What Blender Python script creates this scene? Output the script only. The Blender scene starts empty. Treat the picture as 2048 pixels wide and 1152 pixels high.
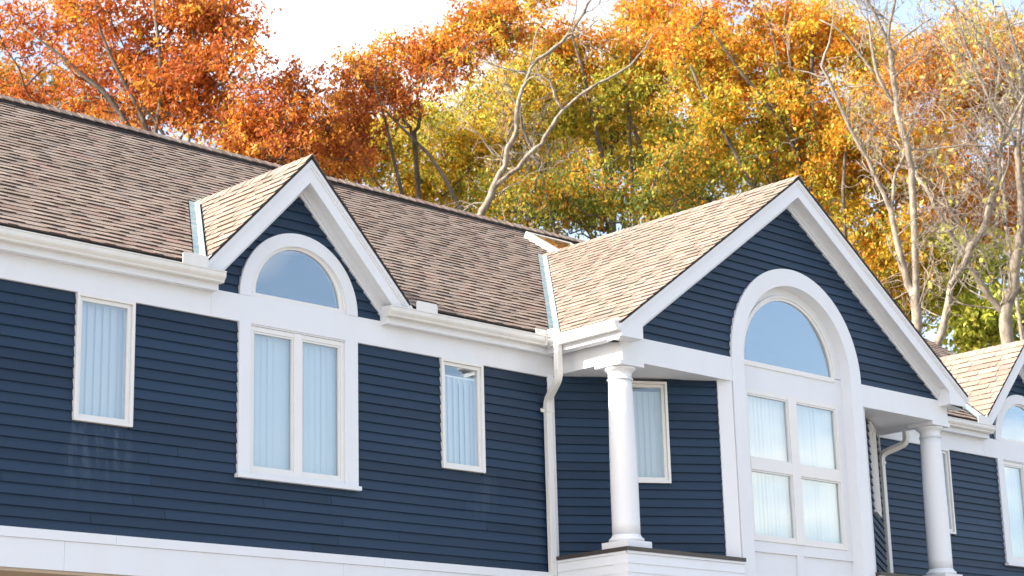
import bpy, math, random
import numpy as np
from mathutils import Vector

# ------------------------------------------------------------------ camera, sky, sun, exposure
scn = bpy.context.scene
COL = scn.collection
FPX, YAW, PITCH, ROLL = 3871.6, math.radians(44.0733), math.radians(14.9318), math.radians(-1.5741)
CAM = Vector((-17.408, -17.388, -2.814))
_f = Vector((math.sin(YAW) * math.cos(PITCH), math.cos(YAW) * math.cos(PITCH), math.sin(PITCH)))
_r0 = Vector((math.cos(YAW), -math.sin(YAW), 0)); _u0 = _r0.cross(_f)
CR = _r0 * math.cos(ROLL) + _u0 * math.sin(ROLL)
CU = _u0 * math.cos(ROLL) - _r0 * math.sin(ROLL)
CF = _f
cam_d = bpy.data.cameras.new('camera'); cam = bpy.data.objects.new('camera', cam_d); COL.objects.link(cam)
cam_d.sensor_width = 36.0; cam_d.lens = 36.0 * FPX / 2048.0
cam_d.clip_start = 0.5; cam_d.clip_end = 3000.0
from mathutils import Matrix
M = Matrix.Identity(4)
for i in range(3):
    M[i][0] = CR[i]; M[i][1] = CU[i]; M[i][2] = -CF[i]; M[i][3] = CAM[i]
cam.matrix_world = M
cam_d.dof.use_dof = True; cam_d.dof.focus_distance = 25.0; cam_d.dof.aperture_fstop = 2.4
scn.camera = cam

SUN = Vector((-0.788, 0.347, 0.509)).normalized()
w = bpy.data.worlds.new('World'); scn.world = w; w.use_nodes = True
nt = w.node_tree; nt.nodes.clear()
out = nt.nodes.new('ShaderNodeOutputWorld'); bg = nt.nodes.new('ShaderNodeBackground')
sky = nt.nodes.new('ShaderNodeTexSky'); sky.sky_type = 'NISHITA'; sky.sun_disc = False
sky.sun_elevation = math.asin(SUN.z); sky.sun_rotation = math.atan2(SUN.x, SUN.y)
sky.air_density = 1.0; sky.dust_density = 4.0; sky.ozone_density = 1.5
tc = nt.nodes.new('ShaderNodeTexCoord'); mp = nt.nodes.new('ShaderNodeMapping'); mp.inputs['Scale'].default_value = (1, 1, 3.6); mp.inputs['Location'].default_value = (-4.71, -0.34, 4.43)
nz = nt.nodes.new('ShaderNodeTexNoise'); nz.inputs['Scale'].default_value = 2.6; nz.inputs['Detail'].default_value = 7; nz.inputs['Roughness'].default_value = 0.55
rp = nt.nodes.new('ShaderNodeValToRGB'); rp.color_ramp.elements[0].position = 0.54; rp.color_ramp.elements[1].position = 0.72
mul = nt.nodes.new('ShaderNodeMath'); mul.operation = 'MULTIPLY_ADD'; mul.inputs[1].default_value = 0.44; mul.inputs[2].default_value = 0.04
mix = nt.nodes.new('ShaderNodeMixRGB'); mix.inputs[2].default_value = (12.5, 10.4, 7.8, 1)
bg.inputs['Strength'].default_value = 0.15
nt.links.new(tc.outputs['Generated'], mp.inputs['Vector']); nt.links.new(mp.outputs['Vector'], nz.inputs['Vector'])
nt.links.new(nz.outputs['Fac'], rp.inputs['Fac']); nt.links.new(rp.outputs['Color'], mul.inputs[0])
nt.links.new(mul.outputs[0], mix.inputs[0]); nt.links.new(sky.outputs['Color'], mix.inputs[1])
nt.links.new(mix.outputs['Color'], bg.inputs['Color']); nt.links.new(bg.outputs['Background'], out.inputs['Surface'])

sd = bpy.data.lights.new('sun', 'SUN'); sd.energy = 3.8; sd.angle = math.radians(0.5); sd.color = (1.0, 0.925, 0.845)
so = bpy.data.objects.new('sun', sd); COL.objects.link(so); so.rotation_euler = SUN.to_track_quat('Z', 'Y').to_euler()
so.location = SUN * 60
scn.view_settings.view_transform = 'Standard'; scn.view_settings.look = 'None'
scn.view_settings.gamma = 1.0; scn.view_settings.use_curve_mapping = False
scn.view_settings.exposure = 1.58

# ------------------------------------------------------------------ helpers
GZ = -4.3
rnd = random.Random(7)

def at(u, v, D):
    """world point at depth D on the ray through photo pixel (u, v) of the 2048x1152 picture"""
    return CAM + (CF + CR * ((u - 1024) / FPX) - CU * ((v - 576) / FPX)) * D

def project(p):
    q = Vector(p) - CAM; d = q.dot(CF)
    return 1024 + FPX * q.dot(CR) / d, 576 - FPX * q.dot(CU) / d

def mesh(name, verts, faces, mat=None, smooth=False):
    me = bpy.data.meshes.new(name); me.from_pydata([tuple(v) for v in verts], [], faces); me.update()
    if mat: me.materials.append(mat)
    if smooth:
        me.polygons.foreach_set('use_smooth', [True] * len(me.polygons))
    return me

def link(name, me, parent=None, **props):
    o = bpy.data.objects.new(name, me); COL.objects.link(o)
    if parent is not None:
        o.parent = parent
        if parent.parent is None: o.location = -parent.location
    for k, v in props.items(): o[k] = v
    return o

def mk(name, verts, faces, mat, parent=None, smooth=False, **props):
    return link(name, mesh(name, verts, faces, mat, smooth), parent, **props)

def empty(name, loc, label, cat, group=None):
    o = bpy.data.objects.new(name, None); COL.objects.link(o); o.location = loc; o.empty_display_size = 0.3
    o['label'] = label; o['category'] = cat
    if group: o['group'] = group
    return o

class G:
    """collects faces in a local frame P(u, z, o): u along the wall, z up, o outwards"""
    def __init__(s, P=None): s.v = []; s.f = []; s.P = P or (lambda u, z, o: (u, o, z))
    def add(s, vs, fs):
        b = len(s.v); s.v += [s.P(*p) for p in vs]; s.f += [tuple(i + b for i in f) for f in fs]; return s
    def box(s, u0, u1, z0, z1, o0, o1):
        return s.add([(u0, z0, o0), (u1, z0, o0), (u1, z1, o0), (u0, z1, o0), (u0, z0, o1), (u1, z0, o1), (u1, z1, o1), (u0, z1, o1)],
                     [(0, 1, 2, 3), (5, 4, 7, 6), (4, 0, 3, 7), (1, 5, 6, 2), (3, 2, 6, 7), (4, 5, 1, 0)])
    def prism(s, pts, o0, o1):
        n = len(pts)
        return s.add([(a, b, o0) for a, b in pts] + [(a, b, o1) for a, b in pts],
                     [tuple(range(n)), tuple(range(2 * n - 1, n - 1, -1))] + [(i, (i + 1) % n, n + (i + 1) % n, n + i) for i in range(n)])
    def ring(s, uc, zc, r0, r1, o0, o1, n=48, a0=0.0, a1=math.pi):
        vs = []; fs = []
        for i in range(n + 1):
            a = a0 + (a1 - a0) * i / n
            for r in (r0, r1):
                for o in (o0, o1): vs.append((uc + r * math.cos(a), zc + r * math.sin(a), o))
        for i in range(n):
            b = 4 * i; c = b + 4
            fs += [(b, c, c + 2, b + 2), (b + 1, b + 3, c + 3, c + 1), (b, b + 1, c + 1, c), (b + 2, c + 2, c + 3, b + 3)]
        fs += [(0, 2, 3, 1), (4 * n, 4 * n + 1, 4 * n + 3, 4 * n + 2)]
        return s.add(vs, fs)
    def profile(s, prof, e0, e1):
        """closed profile [(o, z)] swept in u from e0(o) to e1(o)"""
        n = len(prof)
        return s.add([(e0(o), z, o) for o, z in prof] + [(e1(o), z, o) for o, z in prof],
                     [tuple(range(n - 1, -1, -1)), tuple(range(n, 2 * n))] + [(i, (i + 1) % n, n + (i + 1) % n, n + i) for i in range(n)])
    def build(s, name, mat, parent=None, smooth=False, **props):
        return mk(name, s.v, s.f, mat, parent, smooth, **props)

def frame(ox, oy, dx, dy):
    """wall frame: u along (dx, dy), outward normal to the right of it, i.e. (dy, -dx)"""
    L = math.hypot(dx, dy); dx /= L; dy /= L
    return lambda u, z, o: (ox + u * dx + o * dy, oy + u * dy - o * dx, z)

def sweep(pts, radii, sides=8, square=None):
    """tube along pts with a radius at each; returns verts, faces"""
    vs = []; fs = []; n = len(pts); pts = [Vector(p) for p in pts]
    prev = None
    for i in range(n):
        t = (pts[min(i + 1, n - 1)] - pts[max(i - 1, 0)])
        if t.length < 1e-6: t = Vector((0, 0, 1))
        t.normalize()
        if prev is None:
            a = t.orthogonal().normalized() if square is None else (square - t * square.dot(t)).normalized()
        else:
            a = prev - t * prev.dot(t)
            a = a.normalized() if a.length > 1e-5 else t.orthogonal().normalized()
        prev = a; b = t.cross(a)
        for k in range(sides):
            if square is None:
                ang = 2 * math.pi * k / sides; c, s_ = math.cos(ang), math.sin(ang)
            else:
                c, s_ = SQ[k]
            vs.append(pts[i] + a * (c * radii[i]) + b * (s_ * radii[i]))
    for i in range(n - 1):
        for k in range(sides):
            k2 = (k + 1) % sides
            fs.append((i * sides + k, i * sides + k2, (i + 1) * sides + k2, (i + 1) * sides + k))
    fs.append(tuple(range(sides - 1, -1, -1))); fs.append(tuple((n - 1) * sides + k for k in range(sides)))
    return vs, fs
SQ = [(1.2, .75), (1.05, .9), (-1.05, .9), (-1.2, .75), (-1.2, -.75), (-1.05, -.9), (1.05, -.9), (1.2, -.75)]

# ------------------------------------------------------------------ materials
def new_mat(name):
    m = bpy.data.materials.new(name); m.use_nodes = True
    return m, m.node_tree, m.node_tree.nodes['Principled BSDF']

def paint(name, col, rough=0.5, dirt=0.12, dirt_col=(0.3, 0.24, 0.17), scale=3.0, bump=0.0, spec=0.4, streak=False):
    m, t, b = new_mat(name)
    g = t.nodes.new('ShaderNodeNewGeometry'); mp = t.nodes.new('ShaderNodeMapping')
    mp.inputs['Scale'].default_value = (1, 1, 0.18) if streak else (1, 1, 1)
    n = t.nodes.new('ShaderNodeTexNoise'); n.inputs['Scale'].default_value = scale; n.inputs['Detail'].default_value = 6; n.inputs['Roughness'].default_value = 0.65
    r = t.nodes.new('ShaderNodeValToRGB'); r.color_ramp.elements[0].position = 0.48; r.color_ramp.elements[1].position = 0.85
    mu = t.nodes.new('ShaderNodeMath'); mu.operation = 'MULTIPLY'; mu.inputs[1].default_value = dirt
    mx = t.nodes.new('ShaderNodeMixRGB'); mx.inputs[1].default_value = (*col, 1); mx.inputs[2].default_value = (*dirt_col, 1)
    L = t.links.new
    L(g.outputs['Position'], mp.inputs['Vector']); L(mp.outputs['Vector'], n.inputs['Vector']); L(n.outputs['Fac'], r.inputs['Fac'])
    L(r.outputs['Color'], mu.inputs[0]); L(mu.outputs[0], mx.inputs[0]); L(mx.outputs['Color'], b.inputs['Base Color'])
    b.inputs['Roughness'].default_value = rough; b.inputs['Specular IOR Level'].default_value = spec
    if bump:
        n2 = t.nodes.new('ShaderNodeTexNoise'); n2.inputs['Scale'].default_value = 60; n2.inputs['Detail'].default_value = 4
        bp = t.nodes.new('ShaderNodeBump'); bp.inputs['Strength'].default_value = bump; bp.inputs['Distance'].default_value = 0.004
        L(g.outputs['Position'], n2.inputs['Vector']); L(n2.outputs['Fac'], bp.inputs['Height']); L(bp.outputs['Normal'], b.inputs['Normal'])
    return m

WHITE = paint('white_paint', (0.725, 0.745, 0.775), 0.5, 0.16, (0.50, 0.42, 0.33), 2.2, 0.12, streak=True)
GUTW = paint('gutter_enamel', (0.72, 0.71, 0.68), 0.35, 0.30, (0.42, 0.36, 0.28), 4.0, 0.0, streak=True)
VINYL = paint('window_vinyl', (0.75, 0.745, 0.725), 0.4, 0.12, (0.5, 0.44, 0.36), 5.0)
BLIND = paint('blind_fabric', (0.69, 0.69, 0.68), 0.8, 0.03)
DECK = paint('asphalt_edge', (0.022, 0.018, 0.016), 0.9, 0.3, (0.06, 0.05, 0.04), 8)
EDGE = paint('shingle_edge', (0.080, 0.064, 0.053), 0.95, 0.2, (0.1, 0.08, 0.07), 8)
CAPM = paint('cap_metal', (0.055, 0.045, 0.04), 0.5, 0.4, (0.16, 0.13, 0.11), 6)
DARK = paint('sheathing', (0.03, 0.03, 0.032), 0.9, 0.0)
ROOM = paint('room_plaster', (0.32, 0.33, 0.34), 0.9, 0.0)
TAN = paint('tan_stucco', (0.46, 0.36, 0.26), 0.9, 0.2, (0.35, 0.27, 0.2), 2)
GROUND = paint('ground_mix', (0.20, 0.18, 0.14), 0.95, 0.6, (0.16, 0.17, 0.08), 0.15)
PAVE = paint('paving', (0.27, 0.255, 0.235), 0.9, 0.4, (0.26, 0.24, 0.22), 1.2)
SKYF = paint('skylight_frame', (0.46, 0.42, 0.35), 0.6, 0.2)

def siding_mat():
    m, t, b = new_mat('navy_siding'); L = t.links.new; N = t.nodes.new
    g = N('ShaderNodeNewGeometry'); oi = N('ShaderNodeObjectInfo')
    mp = N('ShaderNodeMapping'); mp.inputs['Scale'].default_value = (0.7, 0.7, 6)
    n = N('ShaderNodeTexNoise'); n.inputs['Scale'].default_value = 2.0; n.inputs['Detail'].default_value = 5
    mx = N('ShaderNodeMixRGB'); mx.inputs[1].default_value = (0.0100, 0.0295, 0.0620, 1); mx.inputs[2].default_value = (0.0138, 0.0370, 0.0740, 1)
    L(g.outputs['Position'], mp.inputs['Vector']); L(mp.outputs['Vector'], n.inputs['Vector']); L(n.outputs['Fac'], mx.inputs[0])
    hv = N('ShaderNodeHueSaturation'); mr = N('ShaderNodeMapRange'); mr.inputs['To Min'].default_value = 0.80; mr.inputs['To Max'].default_value = 1.15
    L(oi.outputs['Random'], mr.inputs['Value']); L(mr.outputs['Result'], hv.inputs['Value']); L(mx.outputs['Color'], hv.inputs['Color'])
    # chalky run-off stains under the windows
    sx = N('ShaderNodeSeparateXYZ'); L(g.outputs['Position'], sx.inputs[0])
    def band(a0, a1, b0, b1, sock):
        r1 = N('ShaderNodeMapRange'); r1.interpolation_type = 'SMOOTHSTEP'; r1.inputs['From Min'].default_value = a0; r1.inputs['From Max'].default_value = a1
        r2 = N('ShaderNodeMapRange'); r2.interpolation_type = 'SMOOTHSTEP'; r2.inputs['From Min'].default_value = b0; r2.inputs['From Max'].default_value = b1
        r2.inputs['To Min'].default_value = 1; r2.inputs['To Max'].default_value = 0
        L(sock, r1.inputs['Value']); L(sock, r2.inputs['Value'])
        k = N('ShaderNodeMath'); k.operation = 'MULTIPLY'; L(r1.outputs[0], k.inputs[0]); L(r2.outputs[0], k.inputs[1]); return k.outputs[0]
    bz = band(0.15, 1.05, 1.10, 1.2, sx.outputs['Z'])
    bx1 = band(-7.15, -6.9, -6.45, -6.15, sx.outputs['X']); bx2 = band(-1.5, -1.2, -1.1, -0.8, sx.outputs['X'])
    ad = N('ShaderNodeMath'); ad.operation = 'ADD'; L(bx1, ad.inputs[0])
    k2 = N('ShaderNodeMath'); k2.operation = 'MULTIPLY'; k2.inputs[1].default_value = 0.5; L(bx2, k2.inputs[0]); L(k2.outputs[0], ad.inputs[1])
    mp2 = N('ShaderNodeMapping'); mp2.inputs['Scale'].default_value = (9, 9, 1.1)
    n2 = N('ShaderNodeTexNoise'); n2.inputs['Scale'].default_value = 1.6; n2.inputs['Detail'].default_value = 5
    rr = N('ShaderNodeValToRGB'); rr.color_ramp.elements[0].position = 0.45; rr.color_ramp.elements[1].position = 0.8
    L(g.outputs['Position'], mp2.inputs['Vector']); L(mp2.outputs['Vector'], n2.inputs['Vector']); L(n2.outputs['Fac'], rr.inputs['Fac'])
    p1 = N('ShaderNodeMath'); p1.operation = 'MULTIPLY'; L(bz, p1.inputs[0]); L(ad.outputs[0], p1.inputs[1])
    p2 = N('ShaderNodeMath'); p2.operation = 'MULTIPLY'; L(p1.outputs[0], p2.inputs[0]); L(rr.outputs['Color'], p2.inputs[1])
    p3 = N('ShaderNodeMath'); p3.operation = 'MULTIPLY'; p3.inputs[1].default_value = 0.2; L(p2.outputs[0], p3.inputs[0])
    st = N('ShaderNodeMixRGB'); st.inputs[2].default_value = (0.30, 0.36, 0.42, 1); L(p3.outputs[0], st.inputs[0]); L(hv.outputs['Color'], st.inputs[1])
    L(st.outputs['Color'], b.inputs['Base Color'])
    b.inputs['Roughness'].default_value = 0.55; b.inputs['Specular IOR Level'].default_value = 0.35
    # fine vertical-free wood grain relief
    mp3 = N('ShaderNodeMapping'); mp3.inputs['Scale'].default_value = (3, 3, 90)
    n3 = N('ShaderNodeTexNoise'); n3.inputs['Scale'].default_value = 2; n3.inputs['Detail'].default_value = 4
    bp = N('ShaderNodeBump'); bp.inputs['Strength'].default_value = 0.12; bp.inputs['Distance'].default_value = 0.004
    L(g.outputs['Position'], mp3.inputs['Vector']); L(mp3.outputs['Vector'], n3.inputs['Vector']); L(n3.outputs['Fac'], bp.inputs['Height']); L(bp.outputs['Normal'], b.inputs['Normal'])
    return m
SIDING = siding_mat()

def shingle_mat():
    m, t, b = new_mat('asphalt_shingle'); L = t.links.new; N = t.nodes.new
    a = N('ShaderNodeAttribute'); a.attribute_name = 'Col'
    g = N('ShaderNodeNewGeometry'); n = N('ShaderNodeTexNoise'); n.inputs['Scale'].default_value = 45; n.inputs['Detail'].default_value = 5; n.inputs['Roughness'].default_value = 0.8
    n1 = N('ShaderNodeTexNoise'); n1.inputs['Scale'].default_value = 0.9; n1.inputs['Detail'].default_value = 4
    r = N('ShaderNodeMapRange'); r.inputs['From Min'].default_value = 0.3; r.inputs['From Max'].default_value = 0.7; r.inputs['To Min'].default_value = 0.75; r.inputs['To Max'].default_value = 1.22
    r1 = N('ShaderNodeMapRange'); r1.inputs['From Min'].default_value = 0.3; r1.inputs['From Max'].default_value = 0.7; r1.inputs['To Min'].default_value = 0.9; r1.inputs['To Max'].default_value = 1.08
    L(g.outputs['Position'], n.inputs['Vector']); L(g.outputs['Position'], n1.inputs['Vector']); L(n.outputs['Fac'], r.inputs['Value']); L(n1.outputs['Fac'], r1.inputs['Value'])
    mu = N('ShaderNodeMath'); mu.operation = 'MULTIPLY'; L(r.outputs[0], mu.inputs[0]); L(r1.outputs[0], mu.inputs[1])
    hv = N('ShaderNodeHueSaturation'); L(a.outputs['Color'], hv.inputs['Color']); L(mu.outputs[0], hv.inputs['Value']); L(hv.outputs['Color'], b.inputs['Base Color'])
    b.inputs['Roughness'].default_value = 0.95; b.inputs['Specular IOR Level'].default_value = 0.15
    bp = N('ShaderNodeBump'); bp.inputs['Strength'].default_value = 0.3; bp.inputs['Distance'].default_value = 0.003
    n2 = N('ShaderNodeTexNoise'); n2.inputs['Scale'].default_value = 220; L(g.outputs['Position'], n2.inputs['Vector']); L(n2.outputs['Fac'], bp.inputs['Height']); L(bp.outputs['Normal'], b.inputs['Normal'])
    return m
SHINGLE = shingle_mat()

def metal_mat():
    m, t, b = new_mat('valley_metal'); L = t.links.new; N = t.nodes.new
    g = N('ShaderNodeNewGeometry'); n = N('ShaderNodeTexNoise'); n.inputs['Scale'].default_value = 9; n.inputs['Detail'].default_value = 5
    r = N('ShaderNodeValToRGB'); r.color_ramp.elements[0].color = (0.15, 0.25, 0.27, 1); r.color_ramp.elements[1].color = (0.36, 0.42, 0.39, 1)
    r.color_ramp.elements[0].position = 0.35; r.color_ramp.elements[1].position = 0.7
    L(g.outputs['Position'], n.inputs['Vector']); L(n.outputs['Fac'], r.inputs['Fac']); L(r.outputs['Color'], b.inputs['Base Color'])
    b.inputs['Metallic'].default_value = 0.25; b.inputs['Roughness'].default_value = 0.42
    bp = N('ShaderNodeBump'); bp.inputs['Strength'].default_value = 0.4; bp.inputs['Distance'].default_value = 0.01; L(n.outputs['Fac'], bp.inputs['Height']); L(bp.outputs['Normal'], b.inputs['Normal'])
    return m
METAL = metal_mat()

def glass_mat(name, ior, tint=(0.90, 0.96, 1.0)):
    m = bpy.data.materials.new(name); m.use_nodes = True; t = m.node_tree; t.nodes.clear(); L = t.links.new; N = t.nodes.new
    o = N('ShaderNodeOutputMaterial'); mx = N('ShaderNodeMixShader'); tr = N('ShaderNodeBsdfTransparent'); gl = N('ShaderNodeBsdfGlossy'); fr = N('ShaderNodeLayerWeight'); fr.inputs['Blend'].default_value = 0.5; pw = N('ShaderNodeMath'); pw.operation = 'POWER'; pw.inputs[1].default_value = 3.0; ml = N('ShaderNodeMath'); ml.operation = 'MULTIPLY_ADD'; ml.inputs[1].default_value = 0.8; ml.inputs[2].default_value = ior
    tr.inputs['Color'].default_value = (0.90, 0.935, 0.95, 1); gl.inputs['Roughness'].default_value = 0.0; gl.inputs['Color'].default_value = (*tint, 1)
    g = N('ShaderNodeNewGeometry'); n = N('ShaderNodeTexNoise'); n.inputs['Scale'].default_value = 0.9; n.inputs['Detail'].default_value = 1
    bp = N('ShaderNodeBump'); bp.inputs['Strength'].default_value = 0.25; bp.inputs['Distance'].default_value = 0.02
    L(g.outputs['Position'], n.inputs['Vector']); L(n.outputs['Fac'], bp.inputs['Height']); L(bp.outputs['Normal'], gl.inputs['Normal'])
    L(fr.outputs['Facing'], pw.inputs[0]); L(pw.outputs[0], ml.inputs[0]); L(ml.outputs[0], mx.inputs[0]); L(tr.outputs[0], mx.inputs[1]); L(gl.outputs[0], mx.inputs[2]); L(mx.outputs[0], o.inputs['Surface'])
    return m
GLASS = glass_mat('window_glass', 0.115)
GLASS2 = glass_mat('bright_arch_glass', 0.165, (0.88, 0.945, 1.0))  # same glass as the windows, sky reflection brightened and blued by hand

def lamp_mat():
    m, t, b = new_mat('ceiling_tube'); b.inputs['Emission Color'].default_value = (1, 0.97, 0.9, 1); b.inputs['Emission Strength'].default_value = 0.22; return m
TUBE = lamp_mat()

def leaf_mat():
    m = bpy.data.materials.new('leaf'); m.use_nodes = True; t = m.node_tree; t.nodes.clear(); L = t.links.new; N = t.nodes.new
    o = N('ShaderNodeOutputMaterial'); a = N('ShaderNodeAttribute'); a.attribute_name = 'Col'
    d = N('ShaderNodeBsdfDiffuse'); tr = N('ShaderNodeBsdfTranslucent'); gl = N('ShaderNodeBsdfGlossy'); gl.inputs['Roughness'].default_value = 0.5
    m1 = N('ShaderNodeMixShader'); m1.inputs[0].default_value = 0.45; m2 = N('ShaderNodeMixShader'); m2.inputs[0].default_value = 0.02
    L(a.outputs['Color'], d.inputs['Color']); L(a.outputs['Color'], tr.inputs['Color'])
    L(d.outputs[0], m1.inputs[1]); L(tr.outputs[0], m1.inputs[2]); L(m1.outputs[0], m2.inputs[1]); L(gl.outputs[0], m2.inputs[2]); L(m2.outputs[0], o.inputs['Surface'])
    return m
LEAF = leaf_mat()

def bark_mat(name, c0, c1):
    m, t, b = new_mat(name); L = t.links.new; N = t.nodes.new
    g = N('ShaderNodeNewGeometry'); mp = N('ShaderNodeMapping'); mp.inputs['Scale'].default_value = (1, 1, 0.35)
    n = N('ShaderNodeTexNoise'); n.inputs['Scale'].default_value = 7; n.inputs['Detail'].default_value = 7; n.inputs['Roughness'].default_value = 0.7
    r = N('ShaderNodeValToRGB'); r.color_ramp.elements[0].color = (*c0, 1); r.color_ramp.elements[1].color = (*c1, 1)
    r.color_ramp.elements[0].position = 0.35; r.color_ramp.elements[1].position = 0.65
    L(g.outputs['Position'], mp.inputs['Vector']); L(mp.outputs['Vector'], n.inputs['Vector']); L(n.outputs['Fac'], r.inputs['Fac']); L(r.outputs['Color'], b.inputs['Base Color'])
    bp = N('ShaderNodeBump'); bp.inputs['Strength'].default_value = 0.6; bp.inputs['Distance'].default_value = 0.03; L(n.outputs['Fac'], bp.inputs['Height']); L(bp.outputs['Normal'], b.inputs['Normal'])
    b.inputs['Roughness'].default_value = 0.9
    return m
BARK = bark_mat('oak_bark', (0.05, 0.04, 0.032), (0.17, 0.14, 0.11))
PALE = bark_mat('pale_bark', (0.115, 0.095, 0.075), (0.36, 0.31, 0.25))

# ------------------------------------------------------------------ ground
G(lambda u, z, o: (u, o, z)).add([(-1500, GZ, -1500), (1500, GZ, -1500), (1500, GZ, 1500), (-1500, GZ, 1500)], [(0, 1, 2, 3)]).build('ground', GROUND, kind='structure')
G(lambda u, z, o: (u, o, z)).box(-40, 40, GZ + 0.004, GZ + 0.05, -16, -0.6).build('pavement', PAVE, kind='structure')

# ------------------------------------------------------------------ the house
house = empty('house', (3.6, 5.0, GZ), 'two storey navy blue clapboard house with white trim, tan shingle roof and porch columns', 'house')
HT, EX = 2.53, 0.115            # siding height, clapboard exposure
XL, XR = -11.0, 15.2            # ends of the main block
XP, XD, XD2 = 3.672, -4.05, 11.36
D = 1.229                       # porch front
A0, B0 = 3.191, 0.667           # main roof plane z = A0 + B0*y
RY = 5.1; RZ = A0 + B0 * RY
CXL, CXR = 2.238, 5.106         # bay front corners
CTR = 7.2                       # right foot of the right canted wall
PM = frame(0, 0, 1, 0)          # main wall
PF = frame(0, -D, 1, 0)         # porch front
PCL = frame(0, 0, CXL, -D); LCL = math.hypot(CXL, D)
PCR = frame(CXR, -D, CTR - CXR, D); LCR = math.hypot(CTR - CXR, D)

def siding(P, z0, z1, left, right, holes, name='wall', label=None, maxlen=3.4, seed=1, mat=SIDING, ex=EX):
    rr = random.Random(seed); sh = G(P); boards = []
    k = 0; z = z0
    while z < z1 - 0.012:
        za, zb = z, min(z + ex, z1); zm = (za + zb) / 2
        cuts = []
        for h in holes:
            c = h(zm)
            if c: cuts.append((c, h(za) or c, h(zb) or c))
        cuts.sort()
        segs = []; a = (left(zm), left(za), left(zb))
        for c, ca, cb in cuts:
            segs.append((a[1], ca[0], a[2], cb[0])); a = (c[1], ca[1], cb[1])
        segs.append((a[1], right(za), a[2], right(zb)))
        for (al, ar, bl, br) in segs:
            if ar - al < 0.03 and br - bl < 0.03: continue
            if br < bl: bl = br = (bl + br) / 2
            sh.add([(al, za, -.004), (ar, za, -.004), (br, zb, -.004), (bl, zb, -.004)], [(0, 1, 2, 3)])
            L = ar - al; cutsx = [al]
            if L > maxlen:
                x = al + rr.uniform(0.25, 1) * maxlen
                while x < ar - 0.6: cutsx.append(x); x += maxlen * rr.uniform(0.7, 1)
            cutsx.append(ar)
            for i in range(len(cutsx) - 1):
                x0, x1 = cutsx[i], cutsx[i + 1]
                t0 = bl if i == 0 else x0; t1 = br if i == len(cutsx) - 2 else x1 - 0.002
                boards.append((x0, x1 - (0 if i == len(cutsx) - 2 else .005), t0, t1, za, zb, rr.uniform(-.0015, .0015), rr.uniform(-.0015, .0015)))
        z += ex; k += 1
    wall = sh.build(name, DARK, house)
    if label: wall['label'] = label
    for (x0, x1, t0, t1, za, zb, j, jz) in boards:
        b = G(P); o = 0.030 + j; zl = za - 0.010 + jz
        b.add([(x0, zl, 0), (x1, zl, 0), (x1, zl, o), (x0, zl, o), (t0, zb, 0), (t1, zb, 0), (t1, zb, .005), (t0, zb, .005),
               ], [(0, 1, 2, 3), (3, 2, 6, 7), (7, 6, 5, 4), (0, 3, 7, 4), (1, 5, 6, 2), (0, 4, 5, 1)])
        b.build('siding_board', mat, wall)
    return wall

def rect(a, b, z0, z1): return lambda z: (a, b) if z0 < z < z1 else None
def arch(xc, hw, z0, zc, r):
    def f(z):
        if z < z0: return None
        if z <= zc: return (xc - hw, xc + hw)
        if z < zc + r:
            q = math.sqrt(r * r - (z - zc) ** 2); return (xc - q, xc + q)
        return None
    return f
K = lambda v: (lambda z: v)

# siding fields (each clapboard is a piece of its own)
siding(PM, 0, HT, K(XL), K(-0.005), [rect(-6.965, -6.305, 1.19, 9), rect(-4.87, -3.23, .80, 9), rect(-1.835, -1.19, 1.19, 9)], seed=3,
       label='navy clapboard wall field left of the porch')
siding(PM, 0, HT, K(CTR + .005), K(XR), [rect(8.41, 9.05, 1.19, 9), rect(XD2 - .82, XD2 + .82, .80, 9)], seed=4)
DZ, DS, DW = 4.606, 1.035, 1.53             # dormer apex, slope, half width of its roof
def dormer_lim(xc):
    return (lambda z: xc - max(0.0, (4.255 - z) / DS)), (lambda z: xc + max(0.0, (4.255 - z) / DS))
for xc, sd_ in ((XD, 5), (XD2, 6)):
    l, r = dormer_lim(xc)
    siding(PM, 2.845, 4.25, l, r, [arch(xc, .80, 2.0, 2.89, .80)], seed=sd_)
PZ, PS, PW = 5.638, 0.699, 3.79             # porch apex, slope, half width
siding(PF, 2.881, 5.31, lambda z: XP - min(3.45, (5.32 - z) / PS), lambda z: XP + min(3.45, (5.32 - z) / PS), [arch(XP, 1.36, 2.0, 2.895, 1.36)], seed=8,
       label='navy clapboard gable field around the big arch')
siding(PCL, .06, 2.553, K(.085), K(LCL - .20), [rect(.945, 1.605, 1.19, 9)], seed=9)
siding(PCR, .06, 2.553, K(.20), K(LCR - .02), [rect(.945, 1.605, 1.19, 9)], seed=10)

# ---- trim boards of the main walls
def trim(P, name, *boxes, mat=WHITE, label=None, parent=None):
    g = G(P)
    for b in boxes: g.box(*b)
    o = g.build(name, mat, parent or house)
    if label: o['label'] = label
    return o
GLx, GRx = -5.29, -2.82                     # gap in the eaves at the dormer
trim(PM, 'frieze_board', (XL, GLx, HT, 2.806, 0, .044)); trim(PM, 'frieze_board', (GLx + .001, GRx - .001, HT, 2.845, 0, .045))
trim(PM, 'frieze_board', (GRx, .09, HT, 2.806, 0, .044))
trim(PM, 'frieze_board', (CTR - .02, XD2 - 1.24, HT, 2.806, 0, .044)); trim(PM, 'frieze_board', (XD2 - 1.239, XD2 + 1.239, HT, 2.845, 0, .045)); trim(PM, 'frieze_board', (XD2 + 1.24, XR, HT, 2.806, 0, .044))
for a, b in ((XL, -7.05), (-7.047, -3.42), (-3.417, -.02), (CTR, 10.9), (10.903, XR)):
    trim(PM, 'band_board', (a, b, -.405, -.105, -.02, .046)); trim(PM, 'band_moulding', (a + .6 if a > XL and a < 0 else a, b + .6 if b < -1 else b, -.103, -.004, -.02, .060 + (.001 if a < -4 else 0)))
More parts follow.
